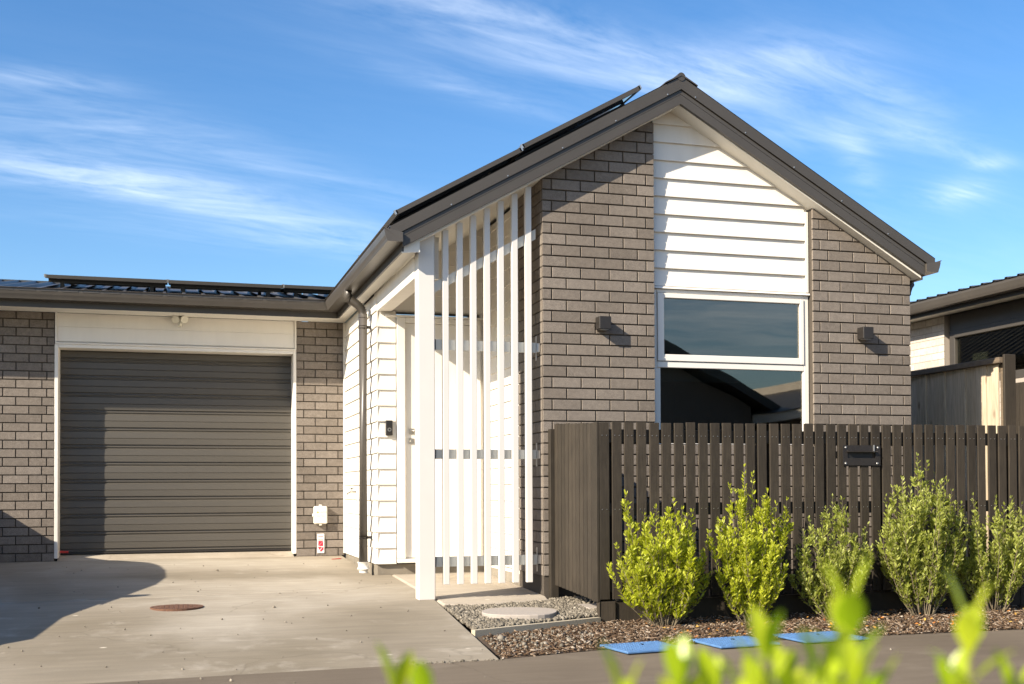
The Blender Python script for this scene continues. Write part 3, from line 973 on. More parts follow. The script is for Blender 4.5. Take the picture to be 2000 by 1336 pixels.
# roofs: profiled steel ------------------------------------------------
rf = MB()
RIB = [(0, 0), (0.075, 0), (0.087, 0.027), (0.113, 0.027), (0.125, 0), (0.19, 0)]
for sgn in (-1, 1):
    prof = []
    for i in range(49):
        prof += [(0.06 + 0.19 * i + a, h) for a, h in RIB[:-1]]
    prof = [p for p in prof if p[0] < 9.1]
    vs = []
    for d in (0.03, 2.385):
        vs += [(APX + sgn * d, y, roof_z(APX + sgn * d) + h) for y, h in prof]
    n = len(prof)
    rf.add(vs, [(i, i + 1, n + i + 1, n + i) for i in range(n - 1)])
    vs = [(APX + sgn * d, y, roof_z(APX + sgn * d) - t) for t in (0.012, 0.03) for d in (0.03, 2.36) for y in (-0.09, 9.1)]
    rf.add(vs, [(0, 1, 3, 2), (4, 5, 7, 6), (0, 1, 5, 4), (2, 3, 7, 6), (0, 2, 6, 4), (1, 3, 7, 5)])
rf.build('gable_roof', M['roof'], house)
gr = MB()
prof = []
for i in range(34):
    prof += [(-6.0 + 0.0 + 0.1915 * i + a, h) for a, h in RIB[:-1]]
prof = [p for p in prof if p[0] < 0.35]
GS = 0.19
vs = []
for y in (3.235, 6.6):
    vs += [(x, y, 2.625 + GS * (y - 3.25) + h) for x, h in prof]
n = len(prof)
gr.add(vs, [(i, i + 1, n + i + 1, n + i) for i in range(n - 1)])
vs = [(x, y, 2.625 + GS * (y - 3.25) - t) for t in (0.01, 0.03) for y in (3.26, 6.6) for x in (-6.0, -1.15)]
gr.add(vs, [(0, 1, 3, 2), (4, 5, 7, 6), (0, 1, 5, 4), (2, 3, 7, 6), (0, 2, 6, 4), (1, 3, 7, 5)])
gr.box(-6.0, -1.15, 6.6, 9.05, 2.55, 3.29)
gr.build('garage_roof', M['roof'], house)

# gutters with mitre, fascia -------------------------------------------
GP = [(0.0, 0.100), (0.004, 0.104), (0.010, 0.104), (0.013, 0.094), (0.013, 0.075), (0.020, 0.045), (0.030, 0.020), (0.036, 0.0),
      (0.150, 0.0), (0.150, 0.070)]
gt = MB()
gt.prism([(-1.28 + p, 2.548 + z) for p, z in GP], 'y', -0.160, lambda i: 3.225 + GP[i][0])
gut = gt.build('gutter', M['gutter'], house)
gt2 = MB()
gt2.prism([(3.225 + p, 2.548 + z) for p, z in GP], 'x', -6.0, lambda i: -1.28 + GP[i][0] - 0.0005)
gt2.build('gutter', M['gutter'], house)
gt3 = MB()
gt3.prism([(3.52 - p, 2.548 + z) for p, z in GP], 'y', -0.150, 9.0)
gt3.build('gutter', M['gutter'], house)
fa = MB()
fa.box(-1.128, -1.112, -0.097, 3.374, 2.488, 2.62)
fa.box(-6.0, -1.128, 3.3755, 3.391, 2.488, 2.62)
fa.box(3.352, 3.368, -0.097, 9.0, 2.488, 2.62)
fa.build('fascia', M['steel'], house)

# garage door -------------------------------------------------------------
lt = MB()
lt.box(-3.880, -1.506, GY + 0.012, GY + 0.05, 2.215, 2.504)
lintel = lt.build('lintel_panel', M['white'], house)
for i, (z, h) in enumerate(((2.222, 0.142), (2.366, 0.136))):
    board([(-3.862, z), (-1.524, z), (-1.524, z + h), (-3.862, z + h)], z, h, GY + 0.012, 0.008, 0.003, lintel)
tb = MB()
tb.box(-3.881, -3.863, GY - 0.012, GY + 0.011, 2.21, 2.504, 0.002)
tb.box(-1.523, -1.505, GY - 0.012, GY + 0.011, 2.21, 2.504, 0.002)
tb.box(-3.881, -1.505, GY - 0.014, GY + 0.03, 2.190, 2.208, 0.003)
tb.build('trim', M['white'], lintel)
gf = MB()
gf.box(-3.886, -3.852, GY + 0.0, GY + 0.24, 0.05, 2.189, 0.003)
gf.box(-1.537, -1.505, GY + 0.0, GY + 0.24, 0.05, 2.189, 0.003)
gf.box(-3.851, -1.538, GY + 0.0, GY + 0.24, 2.155, 2.189, 0.003)
gdo = gf.build('garage_door', M['white'], house)
DY = GY + 0.225
zb = 0.100
PITCH = 0.1775
prof = [(0.0, 0.0), (0.005, -0.007), (0.012, -0.007), (0.017, 0.001), (0.026, 0.003), (0.034, -0.011), (0.090, -0.013), (0.094, -0.007), (0.099, -0.012),
        (0.160, -0.010), (0.168, 0.002), (0.1775, 0.0)]
for i in range(12):
    z0 = zb + PITCH * (i - 0.0)
    pts = [(DY + y, z0 + z) for z, y in prof if z0 + z < 2.20]
    if len(pts) < 2: continue
    n = len(pts)
    mb = MB()
    mb.add([(-3.86, y, z) for y, z in pts] + [(-1.53, y, z) for y, z in pts], [(k, k + 1, n + k + 1, n + k) for k in range(n - 1)])
    mb.build('slat', M['door_steel'], gdo)
br = MB()
br.box(-3.85, -1.538, DY - 0.015, DY + 0.02, 0.080, 0.099, 0.003)
br.build('bottom_rail', M['dark_metal'], gdo)
gi = MB(); gi.box(-3.9, -1.5, DY + 0.03, DY + 0.06, 0.0, 2.3); gi.build('door_backing', M['black'], gdo)

# downpipes ------------------------------------------------------------------
dp = MB()
dp.tube([(-1.08, 2.03, 0.03), (-1.08, 2.03, 2.335)], 0.041, 16)
pth = [(-1.08, 2.03, 2.30)]
for q in np.linspace(0, 1, 7):
    pth.append((-1.08 - 0.05 * q * q, 2.03, 2.335 + 0.085 * q))
for q in np.linspace(0.15, 1, 7):
    pth.append((-1.13 - 0.075 * q, 2.03 + 0.02 * q, 2.42 + 0.05 * math.sin(q * 1.2)))
pth += [(-1.215, 2.055, 2.50), (-1.215, 2.055, 2.556)]
dp.tube(pth, 0.043, 16)
dpo = dp.build('downpipe', M['gutter'], house, smooth=True)
for z in (2.215, 0.285):
    cl = MB()
    cl.tube([(-1.08, 2.03, z - 0.012), (-1.08, 2.03, z + 0.012)], 0.0445, 16)
    cl.box(-1.04, -1.005, 2.015, 2.045, z - 0.012, z + 0.012)
    cl.tube([(-1.035, 2.01, z), (-1.035, 1.96, z)], 0.007, 6)
    cl.build('pipe_clip', M['dark_metal'], dpo)
sk = MB()
sk.cyl((-1.08, 2.03), 0.058, -0.002, 0.062, 20)
sk.cyl((-1.08, 2.03), 0.048, -0.05, 0.0, 20)
sk.build('pipe_socket', M['pvc'], dpo, smooth=False)
dp2 = MB()
pth = [(3.44, 0.18, 2.55), (3.435, 0.18, 2.50), (3.40, 0.18, 2.42), (3.365, 0.18, 2.33), (3.36, 0.18, 2.25), (3.36, 0.18, -0.1)]
dp2.tube(pth, 0.042, 14)
dp2.build('downpipe', M['gutter'], house, smooth=True)

# ================================================================ fittings on the house
for x, lab in ((0.432, 'dark square wall light on the brick panel left of the window'), (2.783, 'dark square wall light on the brick panel right of the window')):
    t = thing('wall_light', (x + 0.048, -0.006, 1.95), lab, 'wall light', 'square wall lights beside the window')
    b = MB(); b.box(x, x + 0.096, -0.103, -0.007, 1.970, 2.068, 0.002); b.build('lamp_body', M['dark_metal'], t)
    b = MB(); b.box(x + 0.015, x + 0.081, -0.088, -0.022, 1.966, 1.9695); b.build('lens', M['galv'], t)
t = thing('door_bell', (-0.886, 1.776, 1.21), 'dark video doorbell on the white boards beside the front door', 'doorbell')
b = MB(); b.box(-0.918, -0.856, 1.752, 1.778, 1.210, 1.345, 0.004); b.build('bell_body', M['dark_metal'], t)
b = MB(); b.tube([(-0.886, 1.752, 1.262), (-0.886, 1.748, 1.262)], 0.017, 16); b.build('button_ring', M['chrome'], t)
b = MB(); b.tube([(-0.886, 1.7495, 1.262), (-0.886, 1.746, 1.262)], 0.010, 12); b.build('button', M['black'], t)
b = MB(); b.box(-0.912, -0.862, 1.749, 1.7515, 1.300, 1.340); b.build('camera_window', M['black'], t)
t = thing('security_light', (-2.685, GY, 2.43), 'white twin head security light above the garage door', 'light')
b = MB(); b.box(-2.71, -2.66, GY - 0.03, GY - 0.001, 2.452, 2.502, 0.004); b.build('base', M['cream'], t)
for s in (-1, 1):
    b = MB(); b.tube([(-2.685 + s * 0.02, GY - 0.03, 2.475), (-2.685 + s * 0.035, GY - 0.05, 2.472), (-2.685 + s * 0.045, GY - 0.085, 2.466)], [0.018, 0.036, 0.038], 16)
    b.build('lamp_head', M['cream'], t, smooth=False)
b = MB(); b.tube([(-2.685, GY - 0.03, 2.45), (-2.685, GY - 0.035, 2.425), (-2.685, GY - 0.037, 2.40)], [0.02, 0.02, 0.016], 12); b.build('sensor', M['cream'], t)

t = thing('meter_box', (-1.25, GY - 0.005, 0.36), 'cream plastic service box with a caution notice on the brick pier', 'utility box')
by = GY - 0.004
b = MB(); b.box(-1.330, -1.190, by - 0.062, by, 0.362, 0.550, 0.012); b.build('box_body', M['cream'], t)
b = MB(); b.box(-1.275, -1.245, by - 0.05, by - 0.02, 0.5505, 0.566, 0.004); b.box(-1.275, -1.245, by - 0.05, by - 0.02, 0.346, 0.3615, 0.004)
b.box(-1.344, -1.3305, by - 0.05, by - 0.02, 0.44, 0.472, 0.004); b.build('lug', M['cream'], t)
b = MB(); b.prism([(-1.302, 0.478), (-1.278, 0.478), (-1.290, 0.499)], 'y', by - 0.0632, by - 0.0622); b.build('warning_triangle', M['orange_print'], t)


def text(name, body, size, loc, mat, parent):
    cu = bpy.data.curves.new(name, 'FONT')
    cu.body = body
    cu.size = size
    cu.extrude = 0.0004
    tmp = bpy.data.objects.new(name + '_curve', cu)
    COL.objects.link(tmp)
    bpy.context.view_layer.update()
    dg = bpy.context.evaluated_depsgraph_get()
    me = bpy.data.meshes.new_from_object(tmp.evaluated_get(dg))
    bpy.data.objects.remove(tmp)
    me.materials.clear()
    me.materials.append(mat)
    o = place(name, me, loc, parent)
    o.rotation_euler = (math.pi / 2, 0, 0)
    return o


text('lettering', 'CAUTION', 0.020, (-1.274, by - 0.0628, 0.481), M['grey_print'], t)
b = MB()
for k, (x0, x1) in enumerate(((-1.30, -1.225), (-1.305, -1.262), (-1.248, -1.215))):
    z = (0.455, 0.438, 0.438)[k]
    b.box(x0, x1, by - 0.0632, by - 0.0622, z, z + 0.004)
b.build('notice_line', M['grey_print'], t)

t = thing('wall_sign', (-1.25, GY - 0.005, 0.054), 'small white sticker with red arrow and stripes low on the brick pier', 'sign')
b = MB(); b.box(-1.290, -1.216, by - 0.006, by - 0.0025, 0.054, 0.258); b.build('plate', M['pvc'], t)
b = MB()
ya, yb2 = by - 0.0072, by - 0.0062
b.box(-1.280, -1.226, ya, yb2, 0.222, 0.230)
b.box(-1.280, -1.226, ya, yb2, 0.190, 0.197)
b.prism([(-1.278, 0.183), (-1.228, 0.183), (-1.278, 0.128)], 'y', ya, yb2)
b.prism([(-1.228, 0.178), (-1.228, 0.128), (-1.273, 0.128)], 'y', ya, yb2)
b.prism([(-1.282, 0.120), (-1.238, 0.120), (-1.268, 0.086)], 'y', ya, yb2)
b.prism([(-1.230, 0.120), (-1.224, 0.118), (-1.225, 0.090), (-1.252, 0.066), (-1.262, 0.080)], 'y', ya, yb2)
b.build('red_arrow', M['red_print'], t)
t = thing('garden_tap', (-1.0, 2.97, 0.68), 'small brass garden tap on the white side wall', 'tap')
b = MB(); b.tube([(-1.0, 2.97, 0.70), (-1.06, 2.97, 0.70), (-1.085, 2.97, 0.685), (-1.09, 2.97, 0.655)], 0.011, 8)
b.tube([(-1.045, 2.97, 0.70), (-1.045, 2.97, 0.735)], 0.009, 8)
b.build('tap_body', M['chrome'], t)
b = MB(); b.box(-1.075, -1.015, 2.963, 2.977, 0.735, 0.743, 0.002); b.build('tap_handle', M['dark_metal'], t)
b = MB(); b.tube([(-3.845, GY + 0.15, 0.108), (-3.765, GY + 0.15, 0.106)], 0.012, 12)
b.build('door_stop', M['red'], label='small red plastic roll lying at the left foot of the garage door', cat='plastic piece')
b = MB(); b.prism([(-1.20, 3.32), (-1.10, 3.42), (-1.09, 3.40)], 'z', zd(3.4) + 0.001, zd(3.4) + 0.008)
b.build('red_offcut', M['red'], label='tiny red plastic sliver on the concrete below the sticker', cat='plastic piece')

# slat screen -------------------------------------------------------------
scr = thing('slat_screen', (-0.45, 0.10, 0.0), 'white vertical slat screen between the porch post and the brick corner', 'screen')
SX = [(-.788, -.742), (-.677, -.630), (-.570, -.523), (-.461, -.414), (-.351, -.304), (-.240, -.192), (-.130, -.081)]
for a, b_ in SX:
    mb = MB()
    top = sof((a + b_) / 2) - 0.003
    mb.box(a, b_, 0.026, 0.068, 0.002, top, 0.003)
    mb.build('slat', M['slat_white'], scr)
for z0, z1 in ((0.135, 0.212), (0.955, 1.028), (1.785, 1.865)):
    mb = MB(); mb.box(-0.857, -0.035, 0.0685, 0.082, z0, z1, 0.002)
    mb.build('rail', M['rail_grey'], scr)
    bk = MB(); bk.box(-0.034, -0.006, 0.06, 0.086, z0 + 0.005, z1 - 0.005, 0.002)
    bk.tube([(-0.022, 0.105, z0 - 0.055), (-0.022, 0.105, z1 + 0.055)], 0.006, 8)
    bk.build('bracket', M['galv'], scr)
    bk = MB(); bk.box(-0.857, -0.838, 0.055, 0.068, z0 + 0.0, z1 - 0.0, 0.002); bk.build('bracket', M['dark_metal'], scr)
mb = MB()
mb.prism([(-0.857, 2.215), (-0.035, 2.675), (-0.035, 2.755), (-0.857, 2.295)], 'y', 0.0685, 0.082)
mb.build('rail', M['rail_grey'], scr)

# solar panels -----------------------------------------------------------------
def panel(o, u, v, nrm, wd, ln, label, group, rails):
    """o: corner (top surface), u along width, v along length (unit vectors)"""
    o, u, v, nrm = Vector(o), Vector(u).normalized(), Vector(v).normalized(), Vector(nrm).normalized()
    c = o + u * wd / 2 + v * ln / 2
    t = thing('solar_panel', c, label, 'solar panel', group)
    def obox(mb, u0, u1, v0, v1, n0, n1):
        vs = [o + u * a + v * b + nrm * d for d in (n0, n1) for a, b in ((u0, v0), (u1, v0), (u1, v1), (u0, v1))]
        return mb.add(vs, [(0, 3, 2, 1), (4, 5, 6, 7), (0, 1, 5, 4), (1, 2, 6, 5), (2, 3, 7, 6), (3, 0, 4, 7)])
    f = MB()
    k = 0.03
    obox(f, 0, wd, 0, k, -0.035, 0); obox(f, 0, wd, ln - k, ln, -0.035, 0)
    obox(f, 0, k, k, ln - k, -0.035, 0); obox(f, wd - k, wd, k, ln - k, -0.035, 0)
    f.build('frame', M['steel'], t)
    gmb = MB(); obox(gmb, k, wd - k, k, ln - k, -0.03, -0.004)
    gmb.build('cell_glass', M['pv'], t)
    for q in rails:
        r = MB()
        obox(r, 0.02, wd - 0.02, q - 0.02, q + 0.02, -0.075, -0.0355)
        for a in (0.15, wd - 0.15):
            obox(r, a - 0.02, a + 0.02, q - 0.015, q + 0.015, -0.16, -0.0755)
        r.build('mounting_rail', M['dark_metal'], t)
    for a in (0.0, wd):
        cpm = MB(); obox(cpm, a - 0.012, a + 0.012, 0.0, 0.02, -0.03, 0.004)
        cpm.build('clamp', M['galv'], t)
    return t


SV = Vector((0, 1, 0.160))
SN = Vector((0, -0.160, 1))
for (x, y, lab) in ((-3.985, 3.9, 'leftmost low solar panel on the garage roof'), (-2.800, 3.9, 'middle low solar panel on the garage roof'),
                    (-1.60, 4.25, 'solar panel on the garage roof next to the gable wing, set further back')):
    panel((x, y, 2.775 + GS * (y - 3.25) + (0.0 if y < 4 else 0.0)), (1, 0, 0), SV, SN, 1.17, 1.72, lab, 'solar panels on the garage roof', (0.12, 1.4))
GU = Vector((1, 0, TAN)).normalized()
GN = Vector((-TAN, 0, 1)).normalized()
for i in range(2):
    s0 = -1.115 + i * 1.02
    for j, y in enumerate((0.22, 1.99)):
        labs = [['lower front solar panel on the left slope of the gable roof', 'lower solar panel further back on the left slope of the gable roof'],
                ['upper front solar panel on the left slope of the gable roof', 'upper solar panel further back on the left slope of the gable roof']]
        o = (s0, y, roof_z(s0) + 0.150 + 0.018 * i)
        panel(o, GU, (0, 1, 0), GN, 1.155, 1.74, labs[i][j], 'solar panels on the gable roof', (0.35, 1.35))

# ================================================================ front fence
fence = thing('slat_fence', (2.0, -1.0, -0.2), 'low dark brown vertical slat fence in front of the window', 'fence')
FX, FP, FW = 0.085, 0.0942, 0.0695


def ftop(x): return 1.186 + 0.004 * x


fm = {}
NS = 46
for i in range(NS):
    x = FX + FP * i + random.uniform(-0.0025, 0.0025) if i else FX
    wd = FW + random.uniform(-0.002, 0.002)
    mb = MB()
    zt = ftop(x) + random.uniform(-0.003, 0.003)
    mb.box(0, wd, -0.018, 0.0, 0, zt + 0.045, 0.002)
    me = mb.mesh('slat', M['fence'])
    place('slat', me, (x, -0.98 + random.uniform(-0.0015, 0.0015), -0.045), fence)
XE = FX + FP * NS
for z0, z1 in ((1.045, 1.139), (0.535, 0.622), (0.0, 0.09)):
    mb = MB(); mb.box(0.11, XE, -0.978, -0.935, z0, z1, 0.003); mb.build('rail', M['fence'], fence)
for x in (0.115, 1.36, 1.90, 2.36, 3.45):
    mb = MB(); mb.box(x, x + 0.09, -0.934, -0.845, -0.25, 1.12, 0.003); mb.build('post', M['fence'], fence)
xb = 0.078
for i in range(3):
    mb = MB(); mb.box(xb, xb + 1.75, -0.977, -0.952, -0.235, -0.058, 0.004); mb.build('base_board', M['fence'], fence); xb += 1.754
mb = MB(); mb.box(0.074, 0.084, -1.0, -0.95, -0.235, -0.060, 0.003); mb.box(0.084, 0.20, -0.995, -0.9775, -0.235, -0.06, 0.003)
mb.build('corner_block', M['fence'], fence)
sx0 = 0.062
mb = MB(); mb.box(sx0, sx0 + 0.020, -1.0, -0.885, -0.060, ftop(0), 0.002); mb.build('slat', M['fence'], fence)
y = -0.878
for i in range(10):
    yb3 = y + 0.076
    mb = MB(); mb.box(0, 0.02, 0, 0.068, 0, 1.186 + 0.052 + random.uniform(-0.002, 0.002), 0.002)
    place('slat', mb.mesh('slat', M['fence']), (sx0 + random.uniform(-0.001, 0.001), y, -0.052 + 0.004 * i), fence)
    y += 0.0805
for z0, z1 in ((1.045, 1.139), (0.535, 0.622), (0.0, 0.09)):
    mb = MB(); mb.box(sx0 + 0.022, sx0 + 0.06, -0.90, -0.03, z0, z1, 0.003); mb.build('rail', M['fence'], fence)
mb = MB(); mb.box(0.035, 0.10, -0.062, -0.006, -0.2, 1.185, 0.003); mb.build('post', M['fence'], fence)
nl = MB()
for i in range(NS):
    for zc_ in (1.095, 0.58):
        for dxn in (0.018, 0.052):
            xx = FX + FP * i + dxn
            nl.box(xx - 0.002, xx + 0.002, -1.0022, -0.9995, zc_ - 0.002, zc_ + 0.002)
nl.build('nail_heads', M['galv'], fence, kind='stuff')

lb = thing('letterbox', (2.16, -1.0, 0.89), 'dark metal letterbox plate with mail slot set in the slat fence', 'letterbox')
b = MB()
b.box(2.000, 2.318, -1.010, -1.003, 0.998, 1.037); b.box(2.000, 2.318, -1.010, -1.003, 0.888, 0.943)
b.box(2.000, 2.038, -1.010, -1.003, 0.9435, 0.9975); b.box(2.275, 2.318, -1.010, -1.003, 0.9435, 0.9975)
b.build('face_plate', M['dark_metal'], lb)
b = MB(); b.box(2.039, 2.274, -0.999, -0.80, 0.944, 0.997)
b.build('slot', M['black'], lb)
b = MB(); b.prism([(-1.010, 0.9975), (-1.034, 0.990), (-1.033, 0.986), (-1.010, 0.992)], 'x', 2.032, 2.280); b.build('hood', M['dark_metal'], lb)
b = MB()
for x, z in ((2.022, 1.022), (2.296, 1.022), (2.022, 0.904), (2.290, 0.904)):
    b.tube([(x, -1.010, z), (x, -1.015, z)], 0.007, 8)
b.build('screw', M['galv'], lb)
b = MB(); b.box(2.255, 2.264, -1.018, -1.011, 0.985, 1.04); b.build('lock_strip', M['galv'], lb)

# ================================================================ paling fence and neighbour
pf = thing('paling_fence', (4.5, 2.0, -0.2), 'pale pine paling fence with a capping board between the two houses', 'fence')
XP = 4.5
yy = 0.375
for i in range(28):
    mb = MB(); mb.box(-0.009, 0.009, 0, 0.148, 0, 2.02 + random.uniform(-0.004, 0.004), 0.002)
    place('paling', mb.mesh('paling', M['pine']), (XP + (0.0 if i % 2 else 0.012), yy, -0.17), pf)
    yy += 0.149
mb = MB(); mb.box(XP - 0.045, XP + 0.06, 0.30, 4.6, 1.852, 1.905, 0.004); mb.build('capping', M['pine_cap'], pf)
for yq in (0.30, 2.3, 4.3):
    mb = MB(); mb.box(XP + 0.0225, XP + 0.12, yq, yq + 0.07, -0.25, 1.851, 0.004); mb.build('post', M['pine_cap'], pf)
mb = MB(); mb.box(XP - 0.012, XP + 0.115, 0.270, 0.298, -0.2, 1.93, 0.006); mb.build('end_post', M['fence'], pf)

nb = thing('neighbouring_house', (7.5, 3.0, 0.0), 'neighbouring house with pale bricks, dark eaves and a wide dark window at the right edge', 'house')
NX = 6.2
mb = MB(); mb.box(NX + 0.005, NX + 0.2, 3.40, 9.0, -0.2, 2.80); mb.box(NX + 0.005, NX + 0.2, -2.5, 3.40, -0.2, 1.92)
mb.box(NX + 1.5, NX + 4, -2.5, 9, -0.2, 2.8)
nwall = mb.build('side_wall', M['pale_mortar'], nb)
cache = {}
for k in range(34):
    z0 = -0.13 + CZ * k
    if z0 + 0.076 > 2.80: break
    yst = 3.395 if k % 2 else 3.395 - 0.0
    y0 = 3.395
    first = 0.11 if k % 2 else 0.23
    if z0 < 1.30:
        continue
    L = first
    while y0 < 4.4:
        key = (L,)
        if key not in cache:
            cache[key] = face_piece(MB(), [(0, 0), (L, 0), (L, 0.078), (0, 0.078)], -0.004, 0.004, 0.003).mesh('brick', M['pale_brick'])
        place('brick', cache[key], (NX + 0.005, y0 + L, z0), nwall, -math.pi / 2)
        y0 += L + 0.008
        L = 0.23
for k in range(24):                                      # lower courses under the window
    z0 = -0.13 + CZ * k
    if z0 < 1.2 or z0 + 0.08 > 1.92: continue
    y0 = 1.0 + (0.12 if k % 2 else 0)
    while y0 < 3.2:
        key = (0.23,)
        if key not in cache:
            cache[key] = face_piece(MB(), [(0, 0), (0.23, 0), (0.23, 0.078), (0, 0.078)], -0.004, 0.004, 0.003).mesh('brick', M['pale_brick'])
        place('brick', cache[key], (NX + 0.005, y0 + 0.23, z0), nwall, -math.pi / 2)
        y0 += 0.238
wn = MB()
WY0, WY1 = 0.9, 3.345
wn.box(NX + 0.05, NX + 0.12, WY0, WY1, 2.60, 2.80)
wn.box(NX + 0.04, NX + 0.12, 3.245, WY1, 1.96, 2.599, 0.004)
wn.box(NX + 0.03, NX + 0.12, WY0, 3.244, 2.51, 2.599, 0.004)
wn.box(NX + 0.03, NX + 0.12, WY0, 3.344, 1.925, 2.02, 0.004)
nwin = wn.build('window', M['steel'], nb)
gp = MB(); gp.box(NX + 0.08, NX + 0.086, WY0, 3.244, 2.021, 2.509); gp.build('pane', M['glass_side'], nwin)
rr = MB(); rr.box(NX + 0.10, NX + 1.4, WY0 - 0.5, 3.3, 1.6, 1.62); rr.box(NX + 1.38, NX + 1.4, WY0 - .5, 3.3, 1.62, 2.79)
rr.tube([(NX + 0.16, WY0, 2.44), (NX + 0.16, 3.22, 2.44)], 0.012, 8)
rr.build('room', M['interior'], nb)
gu = MB()
GN2 = [(0.0, 0.120), (0.012, 0.120), (0.014, 0.085), (0.028, 0.03), (0.040, 0.0), (0.15, 0.0), (0.15, 0.1)]
gu.prism([(5.76 + p, 2.822 + z) for p, z in GN2], 'y', -2.5, 9.5)
gu.build('gutter', M['gutter'], nb)
fs_ = MB(); fs_.box(5.91, 5.93, -2.5, 9.5, 2.775, 2.93); fs_.build('fascia', M['steel'], nb)
so = MB(); so.box(5.93, NX + 0.01, -2.5, 9.5, 2.801, 2.81); so.build('soffit', M['soffit'], nb)
nr = MB()
prof = []
for i in range(62):
    prof += [(-2.5 + 0.19 * i + a, h) for a, h in RIB[:-1]]
vs = []
for x in (5.765, 9.0):
    vs += [(x, y, 2.935 + 0.12 * (x - 5.765) + h) for y, h in prof]
n = len(prof)
nr.add(vs, [(i, i + 1, n + i + 1, n + i) for i in range(n - 1)])
nr.box(5.95, 9.0, -2.45, 9.2, 2.82, 2.93)
nr.build('roof', M['roof'], nb)
bk = MB()
bk.box(6.33, 6.345, 2.80, 3.05, 2.02, 2.30, 0.003)
bk.build('picture_frame', M['cream'], nb)
sfx = thing('side_fence', (5.7, 1.0, -0.2), 'dark slatted side fence seen behind the pale paling fence', 'fence')
yq = 0.2
for i in range(18):
    mb = MB(); mb.box(0, 0.018, 0, 0.075, 0, 2.0, 0.002)
    place('slat', mb.mesh('slat', M['fence']), (5.7, yq, -0.19), sfx)
    yq += 0.083
mb = MB(); mb.box(5.719, 5.76, 0.2, 1.7, 1.48, 1.56, 0.003); mb.build('rail', M['fence'], sfx)

# ================================================================ things on the ground
b = MB()
pts = []
ang = math.radians(-20)
for i in range(28):
    q = 2 * math.pi * i / 28
    e = 2.6
    cx = 0.262 * math.copysign(abs(math.cos(q)) ** (2 / e), math.cos(q))
    cy2 = 0.255 * math.copysign(abs(math.sin(q)) ** (2 / e), math.sin(q))
    pts.append((-0.443 + cx * math.cos(ang) - cy2 * math.sin(ang), -0.81 + cx * math.sin(ang) + cy2 * math.cos(ang)))
ins_ = [(-0.443 + (p[0] + 0.443) * 0.985, -0.81 + (p[1] + 0.81) * 0.985) for p in pts]
n = len(pts)
vs = [(x, y, -0.122) for x, y in ins_] + [(x, y, -0.127) for x, y in pts] + [(x, y, -0.19) for x, y in pts]
fs2 = [tuple(range(n))]
for i in range(n):
    j = (i + 1) % n
    fs2 += [(i, n + i, n + j, j), (n + i, 2 * n + i, 2 * n + j, n + j)]
b.add(vs, fs2)
b.build('stepping_stone', M['stone'], label='round grey stepping stone in the gravel in front of the slat screen', cat='stepping stone')
b = MB(); b.box(0.10, 0.42, -0.72, -0.42, -0.19, -0.128, 0.006)
b.build('stepping_stone', M['stone'], label='square concrete stepping stone half under the end of the dark fence', cat='stepping stone')

mhx, mhy = -2.725, 0.052
mz = zd(0.05)
t = thing('manhole_cover', (mhx, mhy, mz), 'round rusty brown manhole cover in the driveway', 'manhole cover')
b = MB(); b.cyl((mhx, mhy), 0.165, mz - 0.02, mz + 0.004, 36); b.build('lid', M['rust'], t)
b = MB()
pr = [(0.167, -0.02), (0.183, -0.02), (0.183, 0.003), (0.167, 0.003)]
nn = 36
vs = [(mhx + r_ * math.cos(2 * math.pi * i / nn), mhy + r_ * math.sin(2 * math.pi * i / nn), mz + z_) for i in range(nn) for r_, z_ in pr]
b.add(vs, [(i * 4 + k, i * 4 + (k + 1) % 4, ((i + 1) % nn) * 4 + (k + 1) % 4, ((i + 1) % nn) * 4 + k) for i in range(nn) for k in range(4)])
b.build('rim', M['rust'], t)
b = MB()
for i in range(-4, 5):
    for j in range(-4, 5):
        if i * i + j * j < 17:
            b.box(mhx + i * 0.032 - 0.010, mhx + i * 0.032 + 0.010, mhy + j * 0.032 - 0.010, mhy + j * 0.032 + 0.010, mz + 0.0042, mz + 0.007)
b.build('tread_pattern', M['rust'], t, kind='stuff')

blue_lab = ['blue plastic cover at the road edge, leftmost, below the first shrub', 'blue plastic cover at the road edge, middle one of the row', 'blue plastic cover at the road edge, rightmost, palest in the light']
for (x0, y0, x1, y1, rot, lab) in ((-0.30, -2.36, 0.10, -2.02, 0.13, blue_lab[0]), (0.31, -2.33, 0.72, -1.97, 0.08, blue_lab[1]), (0.90, -2.29, 1.36, -1.92, 0.06, blue_lab[2])):
    cx, cy2 = (x0 + x1) / 2, (y0 + y1) / 2
    wd, ln = x1 - x0, y1 - y0
    t = thing('access_cover', (cx, cy2, -0.21), lab, 'cover', 'blue covers along the road edge')
    cr, sr = math.cos(rot), math.sin(rot)
    def RT(v): return (cx + v[0] * cr - v[1] * sr, cy2 + v[0] * sr + v[1] * cr, v[2])
    m1 = MB(); m1.box(-wd / 2, wd / 2, -ln / 2, ln / 2, -0.216, -0.201, 0.004); m1.v = [RT(v) for v in m1.v]
    m1.build('lid', M['blue'], t)
    m2 = MB()
    q = 0.030
    for i in range(int(wd / q) - 1):
        for j in range(int(ln / q) - 1):
            a, c_ = -wd / 2 + q * (i + 0.9), -ln / 2 + q * (j + 0.9)
            s_ = 0.011
            m2.add([RT((a - s_, c_, -0.201)), RT((a, c_ - s_, -0.201)), RT((a + s_, c_, -0.201)), RT((a, c_ + s_, -0.201)), RT((a, c_, -0.1955))],
                   [(0, 1, 4), (1, 2, 4), (2, 3, 4), (3, 0, 4)])
    m2.build('tread_pattern', M['blue'], t, kind='stuff')
    m3 = MB(); m3.tube([RT((0.02, ln * 0.15, -0.201)), RT((0.02, ln * 0.15, -0.196))], 0.012, 10); m3.build('lifting_hole', M['black'], t)
b = MB()
e0, e1 = Vector((-0.935, -1.43)), Vector((0.072, -1.0))
